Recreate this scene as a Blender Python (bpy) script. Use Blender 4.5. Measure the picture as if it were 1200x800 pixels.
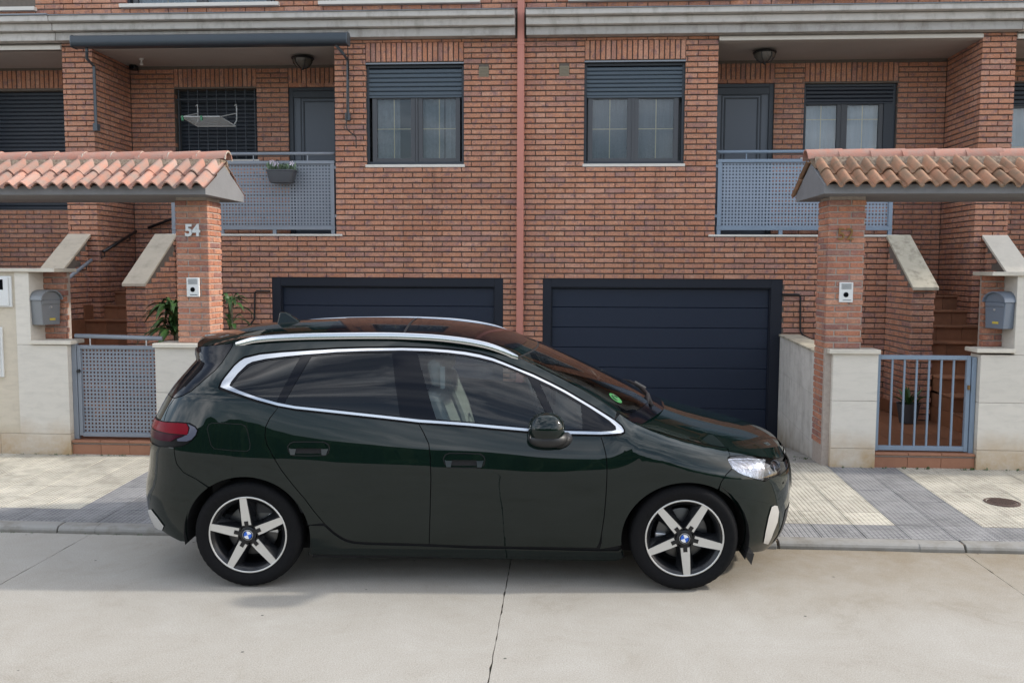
import bpy, bmesh, math, random
import numpy as np
from mathutils import Vector, Matrix
from mathutils.geometry import delaunay_2d_cdt

for o in list(bpy.data.objects):
    bpy.data.objects.remove(o)
random.seed(7)
RNG = np.random.default_rng(7)
C = bpy.context.scene.collection
scene = bpy.context.scene
R = math.radians

# ------------------------------------------------------------------ camera
cam_d = bpy.data.cameras.new("camera")
cam = bpy.data.objects.new("camera", cam_d)
C.objects.link(cam)
cam_d.sensor_width = 36.0
cam_d.lens = 31.2
cam_d.clip_start = 0.05
cam_d.clip_end = 500
_p, _y, _r = R(4.62), R(3.4), R(0.21)
_fw = Vector((-math.sin(_y) * math.cos(_p), math.cos(_y) * math.cos(_p), -math.sin(_p)))
_rt = Vector((math.cos(_y), math.sin(_y), 0))
_up = _rt.cross(_fw)
_r2 = _rt * math.cos(_r) + _up * math.sin(_r)
_u2 = -_rt * math.sin(_r) + _up * math.cos(_r)
_m = Matrix((_r2, _u2, -_fw)).transposed().to_4x4()
_m.translation = Vector((0.53, -11.2, 1.958))
cam.matrix_world = _m
scene.camera = cam

# ------------------------------------------------------------------ light
SUN_EL, SUN_AZ = R(32), R(3.8)          # azimuth measured from +X towards +Y (just behind the facade)
sun_d = bpy.data.lights.new("sun", 'SUN')
sun_d.energy = 2.4
sun_d.angle = R(2.2)
sun_d.color = (1.0, 0.95, 0.87)
sun = bpy.data.objects.new("sun", sun_d)
C.objects.link(sun)
_to = Vector((math.cos(SUN_EL) * math.cos(SUN_AZ), math.cos(SUN_EL) * math.sin(SUN_AZ), math.sin(SUN_EL)))
sun.rotation_euler = _to.to_track_quat('Z', 'Y').to_euler()
sun.location = _to * 40
world = bpy.data.worlds.new("World")
scene.world = world
world.use_nodes = True
wn, wl = world.node_tree.nodes, world.node_tree.links
wn.clear()
w_out = wn.new("ShaderNodeOutputWorld")
w_bg = wn.new("ShaderNodeBackground")
w_sky = wn.new("ShaderNodeTexSky")
w_sky.sky_type = 'NISHITA'
w_sky.sun_disc = False
w_sky.sun_elevation = SUN_EL
w_sky.sun_rotation = R(90) - SUN_AZ
w_sky.air_density = 1.0
w_sky.dust_density = 2.0
w_tc = wn.new("ShaderNodeTexCoord")
w_map = wn.new("ShaderNodeMapping")
w_map.inputs['Scale'].default_value = (1.0, 1.0, 2.6)
w_n = wn.new("ShaderNodeTexNoise")
w_n.inputs['Scale'].default_value = 2.3
w_n.inputs['Detail'].default_value = 9
w_n.inputs['Roughness'].default_value = 0.58
w_n.inputs['Distortion'].default_value = 0.5
w_r = wn.new("ShaderNodeValToRGB")
w_r.color_ramp.elements[0].position = 0.42
w_r.color_ramp.elements[0].color = (0.12, 0.12, 0.12, 1)
w_r.color_ramp.elements[1].position = 0.66
w_r.color_ramp.elements[1].color = (1, 1, 1, 1)
w_n2 = wn.new("ShaderNodeTexNoise")
w_n2.inputs['Scale'].default_value = 4.2
w_n2.inputs['Detail'].default_value = 6
w_r2 = wn.new("ShaderNodeValToRGB")
w_r2.color_ramp.elements[0].position = 0.34
w_r2.color_ramp.elements[0].color = (6.0, 6.9, 8.1, 1)
w_r2.color_ramp.elements[1].position = 0.70
w_r2.color_ramp.elements[1].color = (15.9, 15.9, 16.2, 1)
w_mix = wn.new("ShaderNodeMixRGB")
wl.new(w_tc.outputs['Generated'], w_map.inputs[0])
wl.new(w_map.outputs[0], w_n.inputs['Vector'])
wl.new(w_map.outputs[0], w_n2.inputs['Vector'])
wl.new(w_n.outputs['Fac'], w_r.inputs[0])
wl.new(w_n2.outputs['Fac'], w_r2.inputs[0])
wl.new(w_r.outputs[0], w_mix.inputs[0])
wl.new(w_sky.outputs[0], w_mix.inputs[1])
wl.new(w_r2.outputs[0], w_mix.inputs[2])
wl.new(w_mix.outputs[0], w_bg.inputs[0])
w_bg.inputs[1].default_value = 0.15
wl.new(w_bg.outputs[0], w_out.inputs[0])
scene.view_settings.view_transform = 'Standard'
scene.view_settings.look = 'None'
scene.view_settings.exposure = 0.55
scene.view_settings.gamma = 1.0
scene.render.engine = 'CYCLES'
scene.cycles.max_bounces = 8
scene.cycles.transparent_max_bounces = 12

# ------------------------------------------------------------------ materials
def nd(nt, t, **kw):
    n = nt.nodes.new(t)
    for k, v in kw.items():
        if k in n.inputs:
            n.inputs[k].default_value = v
        else:
            setattr(n, k, v)
    return n

def mat(name, color=(.5, .5, .5), rough=.6, metal=0.0, spec=.5, coat=0.0, noise=None, bump=None, var=0.0):
    """Principled with optional soft mottling noise=(scale, amount, colour2) and bump=(scale, strength)."""
    m = bpy.data.materials.new(name)
    m.use_nodes = True
    nt = m.node_tree
    b = nt.nodes['Principled BSDF']
    b.inputs['Base Color'].default_value = (*color, 1)
    b.inputs['Roughness'].default_value = rough
    b.inputs['Metallic'].default_value = metal
    b.inputs['Specular IOR Level'].default_value = spec
    b.inputs['Coat Weight'].default_value = coat
    b.inputs['Coat Roughness'].default_value = 0.03
    geo = nd(nt, "ShaderNodeNewGeometry")
    col = None
    if noise:
        n = nd(nt, "ShaderNodeTexNoise", Scale=noise[0], Detail=6.0, Roughness=.6)
        nt.links.new(geo.outputs['Position'], n.inputs['Vector'])
        rp = nd(nt, "ShaderNodeValToRGB")
        rp.color_ramp.elements[0].position = .35
        rp.color_ramp.elements[1].position = .68
        nt.links.new(n.outputs['Fac'], rp.inputs[0])
        mul = nd(nt, "ShaderNodeMath", operation='MULTIPLY')
        mul.inputs[1].default_value = noise[1]
        nt.links.new(rp.outputs[0], mul.inputs[0])
        mx = nd(nt, "ShaderNodeMixRGB")
        mx.inputs[1].default_value = (*color, 1)
        mx.inputs[2].default_value = (*noise[2], 1)
        nt.links.new(mul.outputs[0], mx.inputs[0])
        col = mx.outputs[0]
    if var:
        oi = nd(nt, "ShaderNodeObjectInfo")
        ad = nd(nt, "ShaderNodeMath", operation='ADD')
        nt.links.new(oi.outputs['Random'], ad.inputs[0])
        nt.links.new(geo.outputs['Random Per Island'], ad.inputs[1])
        fr = nd(nt, "ShaderNodeMath", operation='FRACT')
        nt.links.new(ad.outputs[0], fr.inputs[0])
        mr = nd(nt, "ShaderNodeMapRange")
        mr.inputs['To Min'].default_value = 1 - var
        mr.inputs['To Max'].default_value = 1 + var
        nt.links.new(fr.outputs[0], mr.inputs[0])
        hs = nd(nt, "ShaderNodeHueSaturation")
        hs.inputs['Color'].default_value = (*color, 1)
        if col:
            nt.links.new(col, hs.inputs['Color'])
        nt.links.new(mr.outputs[0], hs.inputs['Value'])
        col = hs.outputs[0]
    if col:
        nt.links.new(col, b.inputs['Base Color'])
    if bump:
        n = nd(nt, "ShaderNodeTexNoise", Scale=bump[0], Detail=5.0)
        nt.links.new(geo.outputs['Position'], n.inputs['Vector'])
        bp = nd(nt, "ShaderNodeBump", Strength=bump[1], Distance=.01)
        nt.links.new(n.outputs['Fac'], bp.inputs['Height'])
        nt.links.new(bp.outputs[0], b.inputs['Normal'])
    return m

def ramp_set(rp, stops):
    cr = rp.color_ramp
    while len(cr.elements) > 1:
        cr.elements.remove(cr.elements[-1])
    cr.elements[0].position = stops[0][0]
    cr.elements[0].color = (*stops[0][1], 1)
    for p, c in stops[1:]:
        e = cr.elements.new(p)
        e.color = (*c, 1)

def brick_mat(name, stops, ends=.5, light=.25):
    """Fired brick: a colour per brick, mottled clay, smoky blotches and pale bloom."""
    m = bpy.data.materials.new(name)
    m.use_nodes = True
    nt = m.node_tree
    L = nt.links.new
    b = nt.nodes['Principled BSDF']
    b.inputs['Roughness'].default_value = .85
    b.inputs['Specular IOR Level'].default_value = .25
    geo = nd(nt, "ShaderNodeNewGeometry")
    oi = nd(nt, "ShaderNodeObjectInfo")
    ad = nd(nt, "ShaderNodeMath", operation='ADD')
    L(oi.outputs['Random'], ad.inputs[0]); L(geo.outputs['Random Per Island'], ad.inputs[1])
    fr = nd(nt, "ShaderNodeMath", operation='FRACT'); L(ad.outputs[0], fr.inputs[0])
    rp = nd(nt, "ShaderNodeValToRGB"); ramp_set(rp, stops); L(fr.outputs[0], rp.inputs[0])
    n1 = nd(nt, "ShaderNodeTexNoise", Scale=12.0, Detail=7.0, Roughness=.72)
    L(geo.outputs['Position'], n1.inputs['Vector'])
    r1 = nd(nt, "ShaderNodeMapRange"); L(n1.outputs['Fac'], r1.inputs[0])
    r1.inputs['From Min'].default_value = .51; r1.inputs['From Max'].default_value = .62
    r1.inputs['To Max'].default_value = ends
    mx = nd(nt, "ShaderNodeMixRGB"); L(r1.outputs[0], mx.inputs[0]); L(rp.outputs[0], mx.inputs[1])
    mx.inputs[2].default_value = (.23, .14, .145, 1)
    mp = nd(nt, "ShaderNodeMapping"); mp.inputs['Location'].default_value = (31, 7, 3)
    L(geo.outputs['Position'], mp.inputs[0])
    n2 = nd(nt, "ShaderNodeTexNoise", Scale=14.0, Detail=6.0, Roughness=.65); L(mp.outputs[0], n2.inputs['Vector'])
    r2 = nd(nt, "ShaderNodeMapRange"); L(n2.outputs['Fac'], r2.inputs[0])
    r2.inputs['From Min'].default_value = .54; r2.inputs['From Max'].default_value = .74
    r2.inputs['To Max'].default_value = light
    mx2 = nd(nt, "ShaderNodeMixRGB"); L(r2.outputs[0], mx2.inputs[0]); L(mx.outputs[0], mx2.inputs[1])
    mx2.inputs[2].default_value = (.62, .48, .36, 1)
    n3 = nd(nt, "ShaderNodeTexNoise", Scale=55.0, Detail=5.0, Roughness=.75); L(geo.outputs['Position'], n3.inputs['Vector'])
    r3 = nd(nt, "ShaderNodeMapRange"); L(n3.outputs['Fac'], r3.inputs[0])
    r3.inputs['From Min'].default_value = .25; r3.inputs['From Max'].default_value = .75
    r3.inputs['To Min'].default_value = .55; r3.inputs['To Max'].default_value = 1.38
    n5 = nd(nt, "ShaderNodeTexNoise", Scale=.9, Detail=5.0, Roughness=.6); L(geo.outputs['Position'], n5.inputs['Vector'])
    r5 = nd(nt, "ShaderNodeMapRange"); L(n5.outputs['Fac'], r5.inputs[0]); r5.inputs['From Min'].default_value = .3; r5.inputs['From Max'].default_value = .7; r5.inputs['To Min'].default_value = .84; r5.inputs['To Max'].default_value = 1.13
    mp6 = nd(nt, "ShaderNodeMapping"); mp6.inputs['Scale'].default_value = (5, 5, .55); L(geo.outputs['Position'], mp6.inputs[0])
    n6 = nd(nt, "ShaderNodeTexNoise", Scale=1.0, Detail=7.0, Roughness=.7); L(mp6.outputs[0], n6.inputs['Vector'])
    r6 = nd(nt, "ShaderNodeMapRange"); L(n6.outputs['Fac'], r6.inputs[0]); r6.inputs['From Min'].default_value = .54; r6.inputs['From Max'].default_value = .72; r6.inputs['To Min'].default_value = 1.0; r6.inputs['To Max'].default_value = .74
    m6 = nd(nt, "ShaderNodeMath", operation='MULTIPLY'); L(r5.outputs[0], m6.inputs[0]); L(r6.outputs[0], m6.inputs[1])
    m5 = nd(nt, "ShaderNodeMath", operation='MULTIPLY'); L(r3.outputs[0], m5.inputs[0]); L(m6.outputs[0], m5.inputs[1])
    hs = nd(nt, "ShaderNodeHueSaturation"); L(mx2.outputs[0], hs.inputs['Color']); L(m5.outputs[0], hs.inputs['Value'])
    L(hs.outputs[0], b.inputs['Base Color'])
    bp = nd(nt, "ShaderNodeBump", Strength=.5, Distance=.004); L(n3.outputs['Fac'], bp.inputs['Height'])
    L(bp.outputs[0], b.inputs['Normal'])
    return m

BR = [(0, (.465, .22, .135)), (.25, (.505, .25, .16)), (.45, (.435, .197, .122)), (.62, (.525, .28, .195)), (.78, (.475, .212, .125)), (.92, (.37, .20, .16)), (1, (.485, .227, .138))]
M_BRICK = brick_mat("red_brick", BR, .75, .42)
M_PBRICK = brick_mat("pillar_brick", [(0, (.46, .20, .12)), (.3, (.40, .17, .11)), (.5, (.50, .25, .16)), (.7, (.42, .18, .11)), (.82, (.26, .13, .11)), (1, (.52, .27, .18))], .5, .35)
M_MORTAR = mat("mortar", (.16, .135, .115), .95, noise=(30, .6, (.11, .095, .08)), bump=(80, .4))
M_PMORTAR = mat("pale_mortar", (.42, .36, .31), .95, noise=(30, .6, (.30, .25, .22)), bump=(80, .4))
M_LIME = None
def stone_mat(name, base, stain, zs=None, grime=0.0):
    """Sawn limestone: faint bedding, per-slab tone, rust-yellow splash stain with a ragged edge low down."""
    m = bpy.data.materials.new(name); m.use_nodes = True
    nt = m.node_tree; L = nt.links.new; b = nt.nodes['Principled BSDF']
    b.inputs['Roughness'].default_value = .75; b.inputs['Specular IOR Level'].default_value = .3
    geo = nd(nt, "ShaderNodeNewGeometry"); oi = nd(nt, "ShaderNodeObjectInfo")
    mp = nd(nt, "ShaderNodeMapping"); mp.inputs['Scale'].default_value = (1, 1, 3.5); L(geo.outputs['Position'], mp.inputs[0])
    n = nd(nt, "ShaderNodeTexNoise", Scale=5.0, Detail=8.0, Roughness=.65, Distortion=.6); L(mp.outputs[0], n.inputs['Vector'])
    rp = nd(nt, "ShaderNodeValToRGB"); ramp_set(rp, [(.3, tuple(c * .90 for c in base)), (.5, base), (.75, tuple(min(1, c * 1.06) for c in base))])
    L(n.outputs['Fac'], rp.inputs[0])
    col = rp.outputs[0]
    if zs:
        sx = nd(nt, "ShaderNodeSeparateXYZ"); L(geo.outputs['Position'], sx.inputs[0])
        mr = nd(nt, "ShaderNodeMapRange"); L(sx.outputs['Z'], mr.inputs[0])
        mr.inputs['From Min'].default_value = zs[0]; mr.inputs['From Max'].default_value = zs[1]
        mr.inputs['To Min'].default_value = 1.0; mr.inputs['To Max'].default_value = 0.0
        n2 = nd(nt, "ShaderNodeTexNoise", Scale=4.0, Detail=7.0, Roughness=.7); L(geo.outputs['Position'], n2.inputs['Vector'])
        ml = nd(nt, "ShaderNodeMath", operation='MULTIPLY'); L(mr.outputs[0], ml.inputs[0]); L(n2.outputs['Fac'], ml.inputs[1])
        m2 = nd(nt, "ShaderNodeMapRange"); L(ml.outputs[0], m2.inputs[0])
        m2.inputs['From Min'].default_value = .12; m2.inputs['From Max'].default_value = .55; m2.inputs['To Max'].default_value = .85
        mx = nd(nt, "ShaderNodeMixRGB"); L(m2.outputs[0], mx.inputs[0]); L(col, mx.inputs[1]); mx.inputs[2].default_value = (*stain, 1)
        col = mx.outputs[0]
    if grime:
        mp2 = nd(nt, "ShaderNodeMapping"); mp2.inputs['Scale'].default_value = (3, 3, 1.4); L(geo.outputs['Position'], mp2.inputs[0])
        n4 = nd(nt, "ShaderNodeTexNoise", Scale=2.2, Detail=8.0, Roughness=.7); L(mp2.outputs[0], n4.inputs['Vector'])
        m4 = nd(nt, "ShaderNodeMapRange"); L(n4.outputs['Fac'], m4.inputs[0])
        m4.inputs['From Min'].default_value = .48; m4.inputs['From Max'].default_value = .70; m4.inputs['To Max'].default_value = grime
        mx4 = nd(nt, "ShaderNodeMixRGB"); L(m4.outputs[0], mx4.inputs[0]); L(col, mx4.inputs[1]); mx4.inputs[2].default_value = (.16, .14, .11, 1)
        col = mx4.outputs[0]
    mr5 = nd(nt, "ShaderNodeMapRange"); L(oi.outputs['Random'], mr5.inputs[0]); mr5.inputs['To Min'].default_value = .93; mr5.inputs['To Max'].default_value = 1.05
    hs = nd(nt, "ShaderNodeHueSaturation"); L(col, hs.inputs['Color']); L(mr5.outputs[0], hs.inputs['Value'])
    L(hs.outputs[0], b.inputs['Base Color'])
    n3 = nd(nt, "ShaderNodeTexNoise", Scale=90.0, Detail=4.0); L(geo.outputs['Position'], n3.inputs['Vector'])
    bp = nd(nt, "ShaderNodeBump", Strength=.25, Distance=.004); L(n3.outputs['Fac'], bp.inputs['Height']); L(bp.outputs[0], b.inputs['Normal'])
    return m
M_LIME = stone_mat("limestone", (.64, .60, .53), (.42, .27, .12), (.10, .62))
M_LIMEW = stone_mat("weathered_limestone", (.60, .575, .53), (.24, .18, .10), (-.2, .42), .42)
M_COPE = stone_mat("coping_stone", (.62, .575, .49), (.4, .3, .2), None, .15)
M_COPET = stone_mat("tan_coping_stone", (.52, .455, .36), (.4, .3, .2), None, .3)
M_COPED = stone_mat("mossy_coping_stone", (.46, .42, .33), (.4, .3, .2), None, .85)
M_CORN = stone_mat("cornice_stone", (.53, .51, .48), (.3, .25, .2), None, .45)
M_CONC = stone_mat("rough_shaded_cornice_concrete", (.42, .405, .385), (.3, .25, .2), None, .6)  # rough concrete, its colour also darkened for the shade under the upper bands
M_PLASTER = mat("plaster", (.42, .385, .36), .9, noise=(3, .4, (.34, .305, .28)))
M_RENDER = mat("canopy_render", (.205, .207, .215), .9, noise=(6, .5, (.16, .16, .165)), bump=(60, .3))
M_ANTH = mat("anthracite_metal", (.035, .043, .055), .45, spec=.4)
M_SASH = mat("window_sash", (.058, .062, .070), .45)
M_SHUT = mat("slate_shutter", (.062, .085, .108), .5)
M_SHUTD = mat("navy_shutter", (.019, .026, .039), .5)
M_GAR = mat("garage_panel_paint", (.0105, .017, .034), .42, spec=.35, noise=(40, .4, (.0145, .0225, .042)), bump=(150, .35))
M_GAR2 = mat("garage_frame_paint", (.009, .012, .021), .45, spec=.35)
M_SILL = mat("white_stone", (.66, .63, .58), .7, noise=(8, .4, (.55, .52, .46)))
M_PIPE = mat("salmon_pipe", (.50, .20, .15), .5, noise=(3, .6, (.42, .17, .13)))
M_STEEL = mat("grey_painted_steel", (.22, .245, .28), .45, noise=(5, .4, (.18, .20, .235)))
M_BLUE = mat("blue_painted_steel", (.205, .265, .34), .45, noise=(5, .5, (.175, .23, .30)))
M_BLUEP = mat("blue_perforated_steel", (.245, .295, .365), .45, noise=(5, .4, (.205, .255, .32)))
M_AWN = mat("awning_casing", (.030, .042, .055), .35)
M_AWNF = mat("awning_rod", (.06, .075, .09), .4)
M_WHITEP = mat("white_plastic", (.70, .71, .70), .45, noise=(4, .3, (.60, .60, .57)))
M_DARK = mat("black_plastic", (.012, .012, .013), .5)
M_BLACK = mat("black_void", (.004, .004, .005), .9)
M_TERR = mat("terracotta_floor_tile", (.25, .112, .058), .55, noise=(12, .6, (.18, .08, .042)), var=.18)
M_TERRB = mat("terracotta_step_tile", (.33, .15, .085), .6, noise=(12, .5, (.26, .11, .06)), var=.12)
M_TILE = mat("sunlit_clay_roof_tile", (.44, .215, .155), .85, noise=(9, .95, (.30, .235, .20)), bump=(70, .4), var=.2)  # sunlit pink is in the colour, grey of the shaded sides in its mottle
M_RTILE = mat("shaded_clay_roof_tile", (.34, .175, .105), .9, noise=(9, 1.0, (.20, .14, .09)), bump=(70, .4), var=.2)  # same clay for the right canopy, colour browned for its shaded flanks
M_RIDGE = mat("clay_ridge_tile", (.40, .185, .135), .85, noise=(14, .9, (.33, .215, .175)), bump=(70, .4), var=.12)
M_BED = mat("mortar_bed", (.30, .24, .18), .95, noise=(40, .9, (.14, .09, .06)), bump=(50, 1.0))
M_BEDP = mat("pale_bedding", (.46, .42, .36), .95, noise=(60, .7, (.30, .26, .21)), bump=(60, .8))
M_GALV = mat("mailbox_grey", (.20, .21, .22), .4, metal=.2)
M_BRASS = mat("aged_brass", (.24, .135, .045), .5, metal=.5)
M_ALU = mat("brushed_aluminium", (.62, .63, .64), .35, metal=.7)
M_CURT = mat("sheer_curtain", (.30, .305, .31), .9, noise=(25, .6, (.18, .185, .195)))
M_LACE = mat("grey_lace_curtain", (.21, .22, .235), .9, noise=(60, .9, (.12, .13, .145)))
M_FROST = mat("frosted_curtain", (.42, .47, .52), .8, noise=(25, .4, (.34, .39, .44)))
M_PALEC = mat("pale_patterned_curtain", (.62, .64, .68), .85, noise=(70, .9, (.34, .37, .42)))
M_MUNT = mat("brass_muntin", (.80, .62, .34), .5)
M_SOIL = mat("garden_soil", (.055, .04, .03), .95, noise=(20, .7, (.03, .05, .02)), bump=(30, 1))
M_LEAF = mat("leaf_green", (.045, .10, .025), .45, noise=(30, .7, (.025, .06, .018)), var=.35)
M_SUCC = mat("succulent_leaf", (.16, .24, .15), .5, var=.4)
M_PETAL = mat("pale_petal", (.7, .62, .70), .6)
M_POT = mat("charcoal_pot", (.065, .07, .08), .6)
M_WIRE = mat("white_wire", (.6, .62, .62), .4)
M_GREENP = mat("green_plastic", (.05, .25, .12), .5)
M_MAN = mat("rusty_cover", (.10, .06, .045), .8, noise=(50, .8, (.05, .035, .03)), bump=(60, .6))
M_YEL = mat("yellow_label", (.55, .42, .06), .5)
M_ASH = mat("grey_roof", (.2, .12, .09), .9)

def glass_mat(name, tint, refl_base=.04, clear=.9):
    m = bpy.data.materials.new(name); m.use_nodes = True
    nt = m.node_tree; nt.nodes.clear(); L = nt.links.new
    out = nd(nt, "ShaderNodeOutputMaterial")
    tr = nd(nt, "ShaderNodeBsdfTransparent"); tr.inputs[0].default_value = (*tint, 1)
    gl = nd(nt, "ShaderNodeBsdfGlossy"); gl.inputs['Roughness'].default_value = .01
    gl.inputs[0].default_value = (1, 1, 1, 1)
    fr = nd(nt, "ShaderNodeFresnel"); fr.inputs['IOR'].default_value = 1.52
    mr = nd(nt, "ShaderNodeMapRange"); L(fr.outputs[0], mr.inputs[0])
    mr.inputs['To Min'].default_value = 0.0; mr.inputs['To Max'].default_value = 1.0
    mx = nd(nt, "ShaderNodeMixShader"); L(mr.outputs[0], mx.inputs[0]); L(tr.outputs[0], mx.inputs[1]); L(gl.outputs[0], mx.inputs[2])
    L(mx.outputs[0], out.inputs[0])
    return m
M_WGLASS = glass_mat("window_glass", (.80, .84, .86), .03)
M_CGLASS = glass_mat("car_clear_glass", (.52, .62, .66), .05)
M_PGLASS = glass_mat("car_privacy_glass", (.035, .038, .045), .05)
M_SGLASS = glass_mat("windscreen_glass", (.42, .48, .46), .04)
M_HGLASS = glass_mat("lamp_cover_glass", (.88, .90, .92), .05)

def concrete_mat():
    m = bpy.data.materials.new("road_concrete"); m.use_nodes = True
    nt = m.node_tree; L = nt.links.new; b = nt.nodes['Principled BSDF']
    b.inputs['Roughness'].default_value = .88; b.inputs['Specular IOR Level'].default_value = .25
    geo = nd(nt, "ShaderNodeNewGeometry")
    n = nd(nt, "ShaderNodeTexNoise", Scale=1.6, Detail=12.0, Roughness=.75, Distortion=.4); L(geo.outputs['Position'], n.inputs['Vector'])
    rp = nd(nt, "ShaderNodeValToRGB")
    ramp_set(rp, [(.30, (.285, .258, .215)), (.45, (.342, .318, .278)), (.60, (.366, .344, .306)), (.78, (.408, .386, .348))])
    L(n.outputs['Fac'], rp.inputs[0])
    sx = nd(nt, "ShaderNodeSeparateXYZ"); L(geo.outputs['Position'], sx.inputs[0])
    # brown silt and tyre-scuff along the gutter on the +X side
    mr = nd(nt, "ShaderNodeMapRange"); L(sx.outputs['Y'], mr.inputs[0])
    mr.inputs['From Min'].default_value = -6.6; mr.inputs['From Max'].default_value = -5.0
    mrx = nd(nt, "ShaderNodeMapRange"); L(sx.outputs['X'], mrx.inputs[0])
    mrx.inputs['From Min'].default_value = -.8; mrx.inputs['From Max'].default_value = 1.6
    n2 = nd(nt, "ShaderNodeTexNoise", Scale=3.4, Detail=12.0, Roughness=.78); L(geo.outputs['Position'], n2.inputs['Vector'])
    m1 = nd(nt, "ShaderNodeMath", operation='MULTIPLY'); L(mr.outputs[0], m1.inputs[0]); L(n2.outputs['Fac'], m1.inputs[1])
    m2 = nd(nt, "ShaderNodeMath", operation='MULTIPLY'); L(m1.outputs[0], m2.inputs[0]); L(mrx.outputs[0], m2.inputs[1])
    m3 = nd(nt, "ShaderNodeMapRange"); L(m2.outputs[0], m3.inputs[0]); m3.inputs['From Min'].default_value = .10; m3.inputs['From Max'].default_value = .62; m3.inputs['To Max'].default_value = .9
    mx = nd(nt, "ShaderNodeMixRGB"); L(m3.outputs[0], mx.inputs[0]); L(rp.outputs[0], mx.inputs[1]); mx.inputs[2].default_value = (.215, .17, .11, 1)
    n3 = nd(nt, "ShaderNodeTexNoise", Scale=140.0, Detail=3.0); L(geo.outputs['Position'], n3.inputs['Vector'])
    r3 = nd(nt, "ShaderNodeMapRange"); L(n3.outputs['Fac'], r3.inputs[0]); r3.inputs['From Min'].default_value = .3; r3.inputs['From Max'].default_value = .7; r3.inputs['To Min'].default_value = .80; r3.inputs['To Max'].default_value = 1.18
    # dark pebbles and oil specks
    v = nd(nt, "ShaderNodeTexVoronoi", Scale=8.0); L(geo.outputs['Position'], v.inputs['Vector'])
    rv = nd(nt, "ShaderNodeMapRange"); L(v.outputs['Distance'], rv.inputs[0]); rv.inputs['From Min'].default_value = .05; rv.inputs['From Max'].default_value = .08
    wn_ = nd(nt, "ShaderNodeTexWhiteNoise"); L(v.outputs['Position'], wn_.inputs[0])
    gt = nd(nt, "ShaderNodeMath", operation='LESS_THAN'); L(wn_.outputs[0], gt.inputs[0]); gt.inputs[1].default_value = .86
    mxx = nd(nt, "ShaderNodeMath", operation='MAXIMUM'); L(rv.outputs[0], mxx.inputs[0]); L(gt.outputs[0], mxx.inputs[1])
    mm = nd(nt, "ShaderNodeMapRange"); L(mxx.outputs[0], mm.inputs[0]); mm.inputs['To Min'].default_value = .30
    mv = nd(nt, "ShaderNodeMath", operation='MULTIPLY'); L(r3.outputs[0], mv.inputs[0]); L(mm.outputs[0], mv.inputs[1])
    hs = nd(nt, "ShaderNodeHueSaturation"); L(mx.outputs[0], hs.inputs['Color']); L(mv.outputs[0], hs.inputs['Value'])
    L(hs.outputs[0], b.inputs['Base Color'])
    bp = nd(nt, "ShaderNodeBump", Strength=.4, Distance=.003); L(n3.outputs['Fac'], bp.inputs['Height']); L(bp.outputs[0], b.inputs['Normal'])
    return m
M_ROAD = concrete_mat()
M_KERB = stone_mat("kerb_concrete", (.27, .26, .24), (.10, .085, .06), (-.02, .055), .7)

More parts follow.
